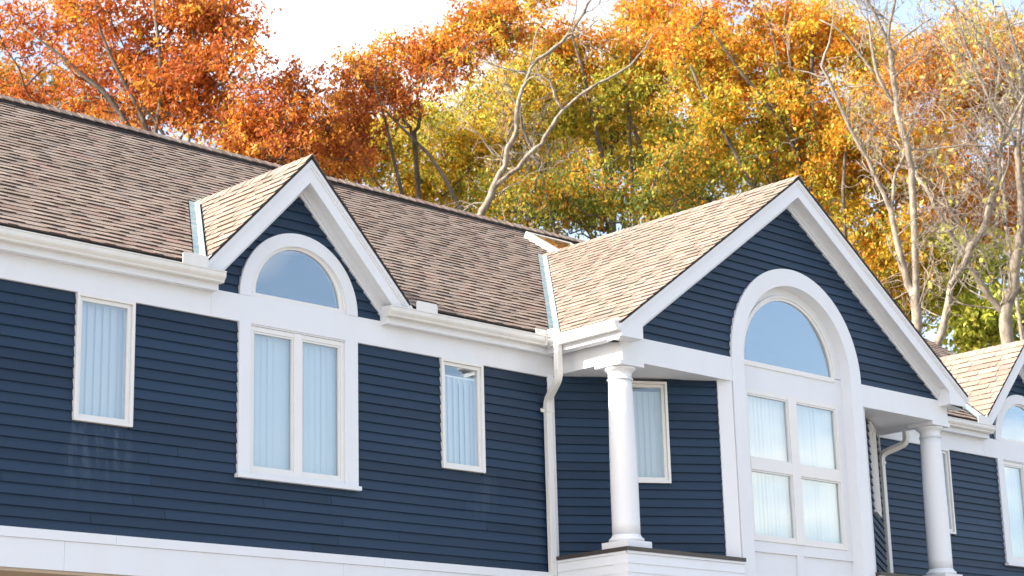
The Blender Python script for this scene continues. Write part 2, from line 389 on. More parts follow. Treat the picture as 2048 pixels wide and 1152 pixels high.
# corner boards of the recessed bay
trim(PCL, 'corner_board', (.0, .085, .0, 2.556, -.01, .044)); trim(PCL, 'corner_board', (LCL - .205, LCL - .0, -.6, 2.556, -.01, .045))
trim(PCR, 'corner_board', (LCR - .075, LCR - .0, .0, 2.556, -.01, .044)); trim(PCR, 'corner_board', (.0, .205, -.6, 2.556, -.01, .045))
# lower storey set back under the band, and the rest of the shell
trim(PM, 'lower_soffit', (XL, XR, -.44, -.407, -.9, .03), mat=TAN)
trim(PM, 'lower_wall', (XL, XR, GZ, -.44, -1.2, -.9), mat=TAN)
shell = G(lambda u, z, o: (u, o, z))
shell.box(XL, XL + .15, GZ, 3.0, .05, 10.2).box(XR - .15, XR, GZ, 3.0, .05, 10.2).box(XL + .151, XR - .151, GZ, 3.17, 10.05, 10.2)
for x in (XL, XR): shell.add([(x, 3.0, .05), (x, 3.0, 10.2), (x, 3.175, 10.2), (x, RZ - .025, RY), (x, 3.195, .05)], [(0, 1, 2, 3, 4)])
shell.build('shell_wall', SIDING, house)
G(lambda u, z, o: (u, o, z)).box(XL + .2, XR - .2, -.38, -.30, .2, 10).build('floor_slab', ROOM, house)
G(lambda u, z, o: (u, o, z)).box(XL + .2, XR - .2, -.29, 2.9, 4.2, 4.3).build('inner_wall', ROOM, house)
for xx in (-9.2, -5.6, -2.96, .95):  # unseen partitions added to keep the ceiling tube glow from other windows
    G(lambda u, z, o: (u, o, z)).box(xx, xx + .05, -.29, 2.75, .16, 4.19).build('inner_wall', ROOM, house)
G(lambda u, z, o: (u, o, z)).box(-2.9, 0.9, 2.56, 2.60, .12, 4.19).build('ceiling', ROOM, house)
for y in (.75, 1.75):
    G(lambda u, z, o: (u, o, z)).box(-2.6, -.2, 2.50, 2.555, y, y + .12).build('ceiling_tube', TUBE, house)

# ---- windows
def pane(P, u0, u1, z0, z1, o, par): return G(P).box(u0, u1, z0, z1, o - .006, o).build('pane', GLASS, par)
def slats(P, u0, u1, z0, z1, o, par, pitch=.081, seed=0, ang=-.03):
    """vertical blind: overlapping hanging slats, each its own piece"""
    rr = random.Random(seed); n = max(2, int((u1 - u0) / pitch)); me = None
    for i in range(n + 1):
        uc = u0 + (u1 - u0) * i / n; a = ang + rr.uniform(-.09, .09); hw = .056
        g = G(P); vs = []
        for k in range(5):
            q = (k / 4 * 2 - 1); cu = .006 * (1 - q * q)
            vs.append((uc + q * hw * math.cos(a) , o + q * hw * math.sin(a) - cu))
        g.add([(x, z0, y) for x, y in vs] + [(x, z1, y) for x, y in vs], [(k, k + 1, k + 6, k + 5) for k in range(4)])
        g.build('blind_slat', BLIND, par, smooth=True)
def casement(P, u0, u1, z0, z1, name='window', label=None, blind_top=None, seed=0, bars=True):
    g = G(P); f = .032                       # brick mould
    for b in ((u0, u0 + f, z0, z1), (u1 - f, u1, z0, z1), (u0 + f, u1 - f, z1 - f, z1), (u0 + f, u1 - f, z0, z0 + f)): g.box(*b, -.09, .056)
    win = g.build(name, VINYL, house)
    if label: win['label'] = label
    s = G(P); a0, a1, b0, b1 = u0 + f + .003, u1 - f - .003, z0 + f + .003, z1 - f - .003; t = .040
    for b in ((a0, a0 + t, b0, b1), (a1 - t, a1, b0, b1), (a0 + t, a1 - t, b1 - t, b1), (a0 + t, a1 - t, b0, b0 + t)): s.box(*b, -.05, .026)
    s.build('sash', VINYL, win)
    pane(P, a0 + t - .004, a1 - t + .004, b0 + t - .004, b1 - t + .004, .002, win)
    slats(P, a0 + t, a1 - t, b0, blind_top or b1 - .015, -.085, win, seed=seed, ang=-.17)
    return win
casement(PM, -6.995, -6.279, 1.159, HT - .002, label='narrow casement window at the far left, streaks below it', seed=11)
casement(PM, -1.866, -1.163, 1.159, HT - .002, label='narrow casement window beside the downspout, dark gap above its blind', blind_top=2.345, seed=12)
casement(PM, 8.38, 9.08, 1.159, HT - .002, label='narrow casement window behind the right column', seed=13)
casement(PCL, .915, 1.635, 1.165, 2.51, label='narrow casement window behind the left column', blind_top=2.40, seed=14)
casement(PCR, .915, 1.635, 1.165, 2.51, label='narrow casement window on the canted wall beyond the arch', seed=15)

def mullioned(P, xs, zs, o, frame_w, par_name, label, depth=.05, seed=0, blind=True, blind_off=.085):
    """frame with a grid of panes: xs, zs are lists of (lo, hi) of the glass"""
    g = G(P); u0, u1, z0, z1 = xs[0][0] - frame_w, xs[-1][1] + frame_w, zs[0][0] - frame_w, zs[-1][1] + frame_w
    us = [u0] + [v for p in xs for v in p] + [u1]; ws = [z0] + [v for p in zs for v in p] + [z1]
    for i in range(0, len(us), 2): g.box(us[i], us[i + 1], z0, z1, o - depth, o + .022 + (.006 if 0 < i < len(us) - 2 else 0))
    for i in range(0, len(ws), 2):
        for a, b in xs: g.box(a, b, ws[i], ws[i + 1], o - depth, o + .020 + (.006 if 0 < i < len(ws) - 2 else 0))
    win = g.build(par_name, VINYL, house); win['label'] = label
    t = .022; m = 0
    for a, b in xs:
        for c, d in zs:
            s = G(P)
            s.box(a + .002, a + t, c + .002, d - .002, o - .03, o + .012).box(b - t, b - .002, c + .002, d - .002, o - .03, o + .012)
            s.box(a + t, b - t, d - t, d - .002, o - .03, o + .012).box(a + t, b - t, c + .002, c + t, o - .03, o + .012)
            s.build('sash', VINYL, win); pane(P, a + t - .004, b - t + .004, c + t - .004, d - t + .004, o - .012, win)
    if blind:
        for i, (a, b) in enumerate(xs): slats(P, a - .02, b + .02, zs[0][0] - .02, zs[-1][1] + .02, o - blind_off, win, seed=seed + i)
    return win
def arch_window(P, xc, zb, r, o, fw, label, n=48):
    g = G(P); g.ring(xc, zb, r, r + fw * .55, o - .05, o + .012).ring(xc, zb, r + fw * .55 + .001, r + fw, o - .05, o + .03)
    g.box(xc - r - fw, xc + r + fw, zb - fw, zb - .001, o - .05, o + .022)
    win = g.build('arched_window', VINYL, house); win['label'] = label
    v = [(xc + (r + .004) * math.cos(math.pi * i / n), zb - .004 + (r + .004) * math.sin(math.pi * i / n)) for i in range(n + 1)]
    G(P).prism(v, o - .014, o - .008).build('pane', GLASS2, win)
    return win
def wall_window(xc, which, sd_):
    """tall double window with half-round light above, in white casing"""
    g = G(PM); hw = .8585
    g.box(xc - hw, xc - .699, .803, HT - .001, -.02, .050).box(xc + .674, xc + hw, .803, HT - .001, -.02, .050).box(xc - .714, xc + .673, .8035, .832, -.02, .040)
    g.box(xc - .714, xc + .714, 2.512, HT - .001, -.02, .030)
    g.build('window_casing', WHITE, house)
    G(PM).box(xc - hw - .02, xc + hw + .02, .755, .802, -.02, .085).build('window_sill', WHITE, house)
    mullioned(PM, [(xc - .645, xc - .066), (xc + .045, xc + .620)], [(.885, 2.455)], .0, .052, 'double_window', 'tall double window ' + which, seed=sd_)
    G(PM).ring(xc, 2.846, .702, hw, -.02, .052).build('arch_casing', WHITE, house)
    arch_window(PM, xc, 2.905, .612, .0, .09, 'half round window ' + which)
wall_window(XD, 'under the left gable dormer', 21); wall_window(XD2, 'under the far right gable dormer', 23)
# deep window bay of the porch gable
PO = -.13
g = G(PF); g.box(CXL, 2.482, -.9, 2.895, PO - .05, .050).box(4.862, CXR, -.9, 2.895, PO - .05, .050)
g.ring(XP, 2.8955, 1.19, 1.434, PO - .05, .0505, n=64); g.build('arch_casing', WHITE, house)['label'] = 'wide white arch surround of the porch gable window'
g = G(PF); g.ring(XP, 2.94, 1.035, 1.20, PO - .06, PO + .006, n=64).box(2.47, 4.874, 2.545, 2.93, PO - .06, PO + .004)
g.box(2.47, 2.637, .486, 2.544, PO - .06, PO + .004).box(4.728, 4.874, .486, 2.544, PO - .06, PO + .004)
g.box(2.47, 4.874, .34, .485, PO - .06, PO + .006).box(2.47, 4.874, -.9, -.2, PO - .06, PO + .006)
g.build('window_panel', WHITE, house)
for a, b in ((2.47, 3.60), (3.74, 4.874)): G(PF).box(a, b, -.2, .339, PO - .06, PO - .022).build('apron_panel', WHITE, house)
G(PF).box(3.601, 3.739, -.199, .339, PO - .05, PO + .005).build('apron_mullion', WHITE, house)
mullioned(PF, [(2.700, 3.590), (3.765, 4.665)], [(.548, 1.440), (1.594, 2.482)], PO, .062, 'grid_window', 'four pane window below the big arch, cloud reflected in it', seed=31)
arch_window(PF, XP, 2.94, .968, PO, .066, 'large half round window of the porch gable', n=64)

# ---- porch: beams, soffit, parapet, columns
XB, XB2 = .092, 2 * XP - .092
trim(PF, 'beam', (XB, CXL - .001, 2.554, 2.880, -.33, .044), label='white beam over the left column'); trim(PF, 'beam', (CXR + .001, XB2, 2.554, 2.880, -.33, .044), label='white beam over the right column')
PSL = lambda u, z, o: (XB - o, -u, z)       # left side of the porch
PSR = lambda u, z, o: (XB2 + o, -u, z)
trim(PSL, 'side_beam', (.036, D - .331, 2.554, 2.81, -.33, 0)); trim(PSR, 'side_beam', (.036, D - .331, 2.554, 2.81, -.33, 0))
G(PF).prism([(XB + .3, 2.562), (CXL + .4, 2.562), (CXL + .4, 2.60), (XB + .3, 2.60)], -D + .005, -.31).build('porch_ceiling', WHITE, house)
G(PF).prism([(CXR - .4, 2.562), (XB2 - .3, 2.562), (XB2 - .3, 2.60), (CXR - .4, 2.60)], -D + .005, -.31).build('porch_ceiling', WHITE, house)
CZ = .191
for left in (True, False):
    xa, xb = (-.026, 2.19) if left else (5.15, 2 * XP + .026)
    Pf = frame(0, -D - .10, 1, 0)
    g = G(Pf); cap0 = .142
    if left: g.box(xa - .02, xb + .02, cap0, CZ, -.30, .022).add([], []) ; g2 = G(lambda u, z, o: (xa - o, -u, z)); g2.box(.05, D - .20, cap0, CZ, -.28, .020)
    else: g.box(xa - .02, xb + .02, cap0, CZ, -.30, .022); g2 = G(lambda u, z, o: (xb + o, -u, z)); g2.box(.05, D - .20, cap0, CZ, -.28, .020)
    g.build('parapet_cap', CAPM, house); g2.build('parapet_cap', CAPM, house)
    g = G(Pf); g.box(xa, xb, GZ, .141, -.25, -.012); par = g.build('parapet', WHITE, house)
    Pside = g2.P
    G(Pside).box(.05, D - .151, GZ, .141, -.25, -.012).build('parapet', WHITE, house)
    G(Pf).box(xa - .008, xb + .01, .112, .1415, -.011, .010).build('parapet_moulding', WHITE, par)
    G(Pside).box(.05, D + .10, .112, .1415, -.011, .008).build('parapet_moulding', WHITE, par)
    z = .111
    for k in range(7):
        for P_, a, b in ((Pf, xa - .001, xb), (Pside, .05, D + .099)):
            G(P_).add([(a, z - .118, -.011), (b, z - .118, -.011), (b, z - .118, .004), (a, z - .118, .004), (a, z, -.011), (b, z, -.011), (b, z, -.008), (a, z, -.008)],
                      [(0, 1, 2, 3), (3, 2, 6, 7), (7, 6, 5, 4), (0, 3, 7, 4), (1, 5, 6, 2), (0, 4, 5, 1)]).build('parapet_board', WHITE, par)
        z -= .112
    G(Pf).box(xa + .1, xb + .3, .02, .055, -D - .09, -.26).build('porch_deck', CAPM, house)

def lathe(prof, cx, cy, n=40):
    vs = []; fs = []
    for r, z in prof:
        for k in range(n): vs.append((cx + r * math.cos(2 * math.pi * k / n), cy + r * math.sin(2 * math.pi * k / n), z))
    for i in range(len(prof) - 1):
        for k in range(n): fs.append((i * n + k, i * n + (k + 1) % n, (i + 1) * n + (k + 1) % n, (i + 1) * n + k))
    fs.append(tuple(range(n - 1, -1, -1))); fs.append(tuple((len(prof) - 1) * n + k for k in range(n)))
    return vs, fs
def column(cx, cy, label):
    sh = [(.176 - .026 * (max(0, (t - .25)) / .75) ** 1.6, .372 + t * 1.96) for t in [i / 14 for i in range(15)]]
    c = mk('column', *lathe(sh, cx, cy), WHITE, house, smooth=True, label=label)
    base = [(.20, .285), (.215, .292), (.222, .306), (.22, .322), (.205, .335), (.192, .34), (.190, .352), (.178, .372)]
    mk('column_base', *lathe(base, cx, cy), WHITE, c, smooth=True)
    G(lambda u, z, o: (u, o, z)).box(cx - .22, cx + .22, CZ + .001, .284, cy - .22, cy + .22).build('plinth', WHITE, c)
    cap = [(.150, 2.3325), (.164, 2.335), (.168, 2.343), (.164, 2.351), (.150, 2.355), (.150, 2.42), (.155, 2.425), (.158, 2.435), (.175, 2.445), (.195, 2.462), (.206, 2.48), (.205, 2.495)]
    mk('capital', *lathe(cap, cx, cy), WHITE, c, smooth=True)
    G(lambda u, z, o: (u, o, z)).box(cx - .222, cx + .222, 2.496, 2.552, cy - .222, cy + .222).build('abacus', WHITE, c)
column(.262, -1.058, 'white round column left of the big arched window')
column(2 * XP - .262 - .02, -1.058, 'white round column right of the big arched window')

# ---- eaves: fascia, soffit, gutters
OF = .16                                     # fascia face in front of the wall
def eave(P, u0, u1, of, zb, e0=None, e1=None):
    e0 = e0 or K(u0); e1 = e1 or K(u1)
    g = G(P); g.profile([(0.036, zb + .008), (of - .02, zb + .008), (of - .02, zb), (of, zb), (of, 3.03), (of - .02, 3.03), (of - .02, zb + .02), (0.036, zb + .02)], e0, e1)
    return g.build('fascia', WHITE, house)
KP = [(0, 0), (0, -.125), (.070, -.125), (.078, -.118), (.082, -.100), (.098, -.084), (.112, -.066), (.116, -.048), (.116, -.018), (.126, -.012), (.126, .0), (.116, .0), (.110, -.012), (.108, -.045), (.100, -.062), (.076, -.082), (.072, -.112), (.066, -.118), (.006, -.118), (.006, 0)]
def gutter(P, u0, u1, of, zt, e0=None, e1=None, cap0=False, cap1=False):
    e0 = e0 or K(u0); e1 = e1 or K(u1); prof = [(of + .002 + o, zt + z) for o, z in KP]
    o = G(P).profile(prof, e0, e1).build('gutter', GUTW, house)
    for flag, u in ((cap0, u0 - .004), (cap1, u1)):
        if flag:
            G(P).prism([(0, 0)], 0, 0) if False else None
            pts = [(of + .002 + a, zt + b) for a, b in KP[:11]]
            n = len(pts); g = G(P)
            g.add([(u, z, q) for q, z in pts] + [(u + .004, z, q) for q, z in pts], [tuple(range(n)), tuple(range(2 * n - 1, n - 1, -1))] + [(i, (i + 1) % n, n + (i + 1) % n, n + i) for i in range(n)])
            g.build('end_cap', GUTW, o)
    return o
OG = OF + .128
mit = lambda o: -.125 - (o - OF)             # mitre of the inner corner by the downspout
eave(PM, XL, GLx, OF, 2.80); eave(PM, GRx, 0, OF, 2.80, e1=lambda o: -.125 + (OF - o) if o > .1 else .09)
for ue in (GLx, GRx, XD2 - 1.24, XD2 + 1.24):
    G(PM).box(ue - .012, ue + .012, 2.798, 3.02, .036, OF + .0015).build('eave_end', WHITE, house)
gl = gutter(PM, XL, GLx + .03, OF, 3.0, cap1=True); gr = gutter(PM, GRx - .03, 0, OF, 3.0, e1=mit, cap0=True)
XRE = 2 * XP + .125
eave(PM, XRE, XD2 - 1.24, OF, 2.80); ger = gutter(PM, XRE + .11, XD2 - 1.21, OF, 3.0, cap1=True); eave(PM, XD2 + 1.24, XR, OF, 2.80); gutter(PM, XD2 + 1.21, XR, OF, 3.0, cap0=True)
PFY = D + .24                                # rake fascia plane of the porch
POL = XB + .125                              # side overhang
eave(PSL, OF, PFY - .03, POL, 2.793, e0=lambda o: OF + (o - POL) if o > .1 else .04); gp = gutter(PSL, 0, PFY + .0, POL, 2.985, e0=lambda o: OF + (o - POL), cap1=True)
eave(PSR, OF, PFY - .03, POL, 2.793); gp2 = gutter(PSR, .1, PFY + .0, POL, 2.985, cap1=True)
def guard(P, u0, u1, o, z0, z1, par, ch=.02):
    return G(P).prism([(u0, z0), (u1, z0), (u1, z1 - ch), (u1 - ch, z1), (u0 + ch, z1), (u0, z1 - ch)], o, o + .006).build('splash_guard', GUTW, par)
guard(PM, -5.84, -5.50, OG - .012, 2.985, 3.13, gl); guard(PM, -2.46, -2.12, OG - .012, 2.985, 3.115, gr)
guard(PM, -.44, -.238, OG - .012, 2.985, 3.075, gr, .004); guard(PSL, OG + .002, OG + .16, POL + .114, 2.975, 3.075, gp, .004)
guard(PM, 9.65, 10.02, OG - .012, 2.985, 3.13, ger)
G(PM).box(-.272, -.240, 2.870, 3.003, OF + .004, OG + .002).build('mitre_strip', GUTW, gr)
# downspouts
def bend(pts, r=.09, n=6):
    pts = [Vector(p) for p in pts]; o = [pts[0]]
    for i in range(1, len(pts) - 1):
        a = (pts[i - 1] - pts[i]).normalized(); b = (pts[i + 1] - pts[i]).normalized()
        p0 = pts[i] + a * r; p1 = pts[i] + b * r
        for k in range(n + 1):
            t = k / n; o.append(p0 * (1 - t) ** 2 + pts[i] * 2 * t * (1 - t) + p1 * t * t)
    o.append(pts[-1]); return o
def downspout(top, knee, heel, label, strap_dir):
    pts = bend([top, knee, heel, (heel[0], heel[1], GZ + .1)])
    o = mk('downspout', *sweep(pts, [.040] * len(pts), 8, Vector((1, 0, 0))), GUTW, house, label=label)
    z = heel[2] - .13
    G(lambda u, zz, q: (u, q, zz)).box(heel[0] - .058, heel[0] + .052, z - .022, z + .022, heel[1] - .046, heel[1] + .05).build('strap', GUTW, o)
    G(lambda u, zz, q: (u, q, zz)).box(heel[0] - .058 - .05, heel[0] - .058, z - .022, z + .022, heel[1] + .02, heel[1] + .024).build('strap_tab', GUTW, o)
    for q in ((knee[2] + .10), (heel[2] - .085)):
        c = top if q > knee[2] else heel
        G(lambda u, zz, w_: (u, w_, zz)).box(c[0] - .052, c[0] + .052, q - .004, q + .004, c[1] - .041, c[1] + .041).build('joint', GUTW, o)
downspout((-.195, -.42, 2.875), (-.195, -.42, 2.42), (-.075, -.085, 2.20), 'white downspout at the inner corner left of the porch', 1)
downspout((7.40, -.40, 2.86), (7.40, -.40, 2.40), (7.135, -.10, 2.24), 'white downspout behind the right column', 1)

# ---- gables: rake fascia, mouldings, soffit
def gable(xc, P, of, za, s, hw, vh, zb, br, zin, inset):
    """za apex of the roof line, s slope, hw half width, vh vertical fascia depth, zb foot bottom, br foot return, zin apex of the wall frieze"""
    zf = za - s * hw
    def chev(top, bot, w, zc=2.962):   # chevron between two parallel roof lines
        if zb is None:
            wt, wb = (top - zc) / s, (bot - zc) / s
            return [(xc - wt, zc), (xc, top), (xc + wt, zc), (xc + wb, zc), (xc, bot), (xc - wb, zc)]
        return [(xc - w, top - s * w), (xc, top), (xc + w, top - s * w), (xc + w, bot - s * w), (xc, bot), (xc - w, bot - s * w)]
    wi = hw - br
    if zb is not None:
        pts = [(xc - hw, zf), (xc, za), (xc + hw, zf), (xc + hw, zb), (xc + wi, zb), (xc + wi, za - vh - s * wi), (xc, za - vh), (xc - wi, za - vh - s * wi), (xc - wi, zb), (xc - hw, zb)]
    else: pts = chev(za, za - vh, hw)
    g = G(P); g.prism(pts, of - .035, of); fa = g.build('rake_fascia', WHITE, house)
    mw = hw if zb is None else hw + .02
    m = G(P); m.prism(chev(za + .004, za - .058 / math.cos(math.atan(s)), mw), of + .001, of + .026).prism(chev(za - .059 / math.cos(math.atan(s)), za - .085 / math.cos(math.atan(s)), mw), of + .001, of + .012); m.build('rake_moulding', WHITE, fa)
    so_ = G(P); so_.prism(chev(za - vh + .10, za - vh + .07, hw - (.03 if zb is not None else .0)), .001, of - .036); so_.build('rake_soffit', WHITE, house)
    fr = G(P); fr.prism(chev(za - vh + .075, zin, hw - .05 - inset, 2.847), .0, .046).prism(chev(za - vh + .0745, zin + .045, hw - .05 - inset, 2.847), .047, .072); fr.build('rake_frieze', WHITE, house)
    if zb is not None:
        for sg in (-1, 1):
            a, b = sorted((xc + sg * hw, xc + sg * wi))
            q = G(P); q.prism([(a + (.002 if sg < 0 else 0), zb + .001), (b - (.002 if sg > 0 else 0), zb + .001), (b - (.002 if sg > 0 else 0), za - vh - s * abs(b - xc) + .06), (a + (.002 if sg < 0 else 0), za - vh - s * abs(a - xc) + .06)], .0, of - .036); q.build('eave_return', WHITE, house)
gable(XP, PF, .24, PZ, PS, 3.80, .279, 2.795, .41, 5.251, .35)
for xc in (XD, XD2): gable(xc, PM, .24, DZ, DS, DW, .31, None, 0, 4.191, .0)

# ---- roofs: deck, shingles, valleys, ridge caps
TH = .012
TABCOL = [((0.290, 0.226, 0.180), 5), ((0.273, 0.210, 0.165), 4), ((0.280, 0.196, 0.157), 2.2), ((0.249, 0.203, 0.171), 2), ((0.304, 0.245, 0.197), 2), ((0.235, 0.178, 0.151), .6)]
tabs = {}                                    # roof -> list of (verts, colour)
def slab(poly3, n, th):
    m = len(poly3); n = Vector(n) * th; a = [Vector(p) for p in poly3]
    return a + [p - n for p in a], [tuple(range(m)), tuple(range(2 * m - 1, m - 1, -1))] + [(i, m + i, m + (i + 1) % m, (i + 1) % m) for i in range(m)]
def roof(name, O, S, T, deck_poly, sh_poly, expo, seed, label=None, tmax=None):
    """deck and shingles of one plane; polygons in (s, t)"""
    O, S, T = Vector(O), Vector(S).normalized(), Vector(T).normalized(); N_ = S.cross(T)
    if N_.z < 0: N_ = -N_
    o = mk(name, *slab([O + S * a + T * b for a, b in deck_poly], N_, .020), DECK, house)
    if label: o['label'] = label
    rr = random.Random(seed); lst = []
    t0 = min(b for a, b in sh_poly); t1 = max(b for a, b in sh_poly); n = len(sh_poly)
    edges = [(sh_poly[i], sh_poly[(i + 1) % n]) for i in range(n)]
    t = t0
    while t < t1 - .02:
        tb = min(t + expo, t1); tm = (t + tb) / 2
        xs = []
        for (a, b) in edges:
            if (a[1] - tm) * (b[1] - tm) < 0:
                f = lambda q, a=a, b=b: a[0] + (b[0] - a[0]) * (q - a[1]) / (b[1] - a[1])
                xs.append((f(tm), f))
        xs.sort(key=lambda e: e[0])
        for i in range(0, len(xs) - 1, 2):
            fl, fr = xs[i][1], xs[i + 1][1]; sl, sr = xs[i][0], xs[i + 1][0]
            if sr - sl < .03: continue
            cuts = [sl]; x = sl + rr.uniform(.06, .3)
            while x < sr - .07: cuts.append(x); x += rr.choice((.13, .16, .20, .24, .29, .35)) * rr.uniform(.92, 1.08)
            cuts.append(sr); hi = rr.random() < .5
            for k in range(len(cuts) - 1):
                hi = not hi if rr.random() < .88 else hi
                h = (.0230 if hi else .0145) + rr.uniform(-.0015, .0015)
                sk = .012 if hi else -.0
                L0, L1 = cuts[k], cuts[k + 1] - .002
                b0, b1 = (fl(t), fl(tb)) if k == 0 else (L0 + sk * .5, L0)
                c0, c1 = (fr(t), fr(tb)) if k == len(cuts) - 2 else (L1 - sk * .5, L1)
                if c0 < b0 or c1 < b1:
                    m_ = (b0 + c0) / 2; b0, c0 = min(b0, m_), max(c0, m_); m_ = (b1 + c1) / 2; b1, c1 = min(b1, m_), max(c1, m_)
                dz = rr.uniform(-.004, .004); te = min(tb + .012, t1)
                pts = [(b0, t + dz, h), (c0, t + dz, h), (c1, te, .004), (b1, te, .004), (b0, t + dz, .0), (c0, t + dz, .0), (c1, te, .0), (b1, te, .0)]
                col = rr.choices([c for c, w_ in TABCOL], [w_ for c, w_ in TABCOL])[0]; j = rr.uniform(.9, 1.1)
                if not hi: j *= .93
                lst.append(([O + S * a + T * b + N_ * (c + .0005) for a, b, c in pts], tuple(v * j for v in col)))
        t += expo
    tabs[o] = lst
    return o
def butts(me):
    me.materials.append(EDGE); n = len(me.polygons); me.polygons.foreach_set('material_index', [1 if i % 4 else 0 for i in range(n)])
SHF = [(0, 1, 2, 3), (4, 5, 1, 0), (4, 0, 3, 7), (5, 6, 2, 1)]
EXPO = .161
cb = math.cos(math.atan(B0)); EY = -.215
def main_st(x, y): return (x, (y - EY) / cb)
def valley_x(xc, za, s, y): return (za - (A0 + B0 * y)) / s
def notch(xc, za, s, back, off):
    yt = (za - A0) / B0
    w0 = valley_x(xc, za, s, EY)
    return [main_st(xc - w0 - off, EY), main_st(xc, yt + off * .0 + (off * s / B0)), main_st(xc + w0 + off, EY)]
ridge_t = main_st(0, RY)[1]
poly = lambda off: [main_st(XL - .2, EY)] + notch(XD, DZ, DS, 0, off) + notch(XP, PZ, PS, 0, off) + notch(XD2, DZ, DS, 0, off) + [main_st(XR + .2, EY), (XR + .2, ridge_t), (XL - .2, ridge_t)]
Omain = (0, EY, A0 + B0 * EY)
main_roof = roof('roof', Omain, (1, 0, 0), (0, 1, B0), poly(-.02), poly(.10), EXPO, 41, 'long main roof slope of tan shingles')
mk('roof', *slab([(XL - .2, RY, RZ), (XR + .2, RY, RZ), (XR + .2, 2 * RY + .3, A0 - B0 * .3), (XL - .2, 2 * RY + .3, A0 - B0 * .3)], (0, .55, .83), .035), DECK, house, label='rear slope of the main roof')
def gable_roof(xc, za, s, hw, yf, seed):
    cs = math.cos(math.atan(s)); yt = (za - A0) / B0; sl = hw / cs
    yb = (za - s * hw - A0) / B0              # valley reaches this y at the foot
    for sg in (-1, 1):
        # s runs from the front edge back, t from the foot up to the ridge
        O = (xc + sg * hw, yf, za - s * hw)
        P_ = lambda off: [(0, 0), (yb - yf - off / B0 * s, 0), (yt - yf - off / B0 * s, sl), (0, sl)]
        r_ = roof('roof', O, (0, 1, 0), (-sg, 0, s), P_(-.02), P_(.10), EXPO * .97, seed + sg, 'shingled roof slope of a gable' if sg > 0 else None)
        # valley metal on both planes
        nm = Vector((0, -B0, 1)).normalized(); ng = Vector((sg * s, 0, 1)).normalized()
        lo = Vector((xc + sg * hw, yb, za - s * hw)); hi = Vector((xc, yt, za)); d = (hi - lo).normalized()
        lo2 = lo - d * .0
        wm = nm.cross(d).normalized(); wm = wm if wm.x * sg > 0 else -wm
        wg = ng.cross(d).normalized(); wg = wg if wg.y < 0 else -wg
        vs = []
        for w_, nn in ((wm, nm), (wg, ng)):
            vs += [lo2 + nn * .024, hi + nn * .024, hi + w_ * .085 + nn * .024, lo2 + w_ * .085 + nn * .024]
        mk('valley_flashing', vs, [(0, 1, 2, 3), (4, 5, 6, 7), (0, 1, 5, 4)], METAL, house)
    # ridge cap shingles
    n = int((yt - yf) / .15); rr = random.Random(seed)
    for i in range(n):
        y0 = yf - .01 + i * (yt - yf) / n; y1 = y0 + (yt - yf) / n + .02; j = rr.uniform(.85, 1.1); wv = .15; lift = .026 + rr.uniform(0, .003)
        vs = []
        for y, l in ((y0, lift + .006), (y1, lift - .004)):
            vs += [(xc - wv * cs, y, za - wv * s * cs + l), (xc, y, za + l + .006), (xc + wv * cs, y, za - wv * s * cs + l), (xc - wv * cs, y, za - wv * s * cs + l - .012), (xc, y, za + l - .006), (xc + wv * cs, y, za - wv * s * cs + l - .012)]
        me = mesh('ridge_shingle', vs, [(0, 1, 7, 6), (1, 2, 8, 7), (3, 9, 10, 4), (4, 10, 11, 5), (0, 3, 4, 1), (1, 4, 5, 2), (0, 6, 9, 3), (2, 5, 11, 8)], SHINGLE)
        c = rr.choice(TABCOL)[0]; at_ = me.color_attributes.new('Col', 'FLOAT_COLOR', 'POINT'); at_.data.foreach_set('color', [*(v * j for v in c), 1] * len(vs))
        link('ridge_shingle', me, r_)
gable_roof(XD, DZ, DS, 1.505, -.24 - .035, 51); gable_roof(XD2, DZ, DS, 1.505, -.24 - .035, 55); gable_roof(XP, PZ, PS, 3.83, -D - .24 - .035, 61)
# main ridge: dark vent with cap shingles on top
sn = math.sin(math.atan(B0))
g = G(lambda u, z, o: (u, o, z))
zs = RZ - .175 * B0
g.add([(XL - .2, zs + .004, RY - .175), (XR + .2, zs + .004, RY - .175), (XR + .2, zs + .058, RY - .170), (XL - .2, zs + .058, RY - .170), (XR + .2, RZ + .058, RY), (XL - .2, RZ + .058, RY)], [(0, 1, 2, 3), (3, 2, 4, 5)])
g.build('ridge_vent', DECK, house)
vs = []; fs = []; cols = []; rr = random.Random(71); x = XL - .2
while x < XR + .2:
    b = len(vs); j = rr.uniform(.8, 1.05); c = rr.choice(TABCOL)[0]; l = .080 + .012 * math.sin(x * 1.3) * .5 + rr.uniform(0, .004)
    for xx, q in ((x, .006), (x + .20, -.004)):
        vs += [(xx, RY - .16, RZ - .16 * B0 + l + q), (xx, RY, RZ + l + q + .006), (xx, RY + .16, RZ - .16 * B0 + l + q), (xx, RY - .16, RZ - .16 * B0 + l + q - .014), (xx, RY, RZ + l + q - .008), (xx, RY + .16, RZ - .16 * B0 + l + q - .014)]
    fs += [tuple(i + b for i in f) for f in [(0, 6, 7, 1), (1, 7, 8, 2), (0, 3, 9, 6), (3, 4, 10, 9), (0, 1, 4, 3), (1, 2, 5, 4), (2, 8, 11, 5), (4, 5, 11, 10)]]
    cols += [*(v * j * .8 for v in c), 1] * 12; x += .18
me = mesh('ridge_shingles', vs, fs, SHINGLE); a_ = me.color_attributes.new('Col', 'FLOAT_COLOR', 'POINT'); a_.data.foreach_set('color', cols)
link('ridge_shingles', me, main_roof, kind='stuff')
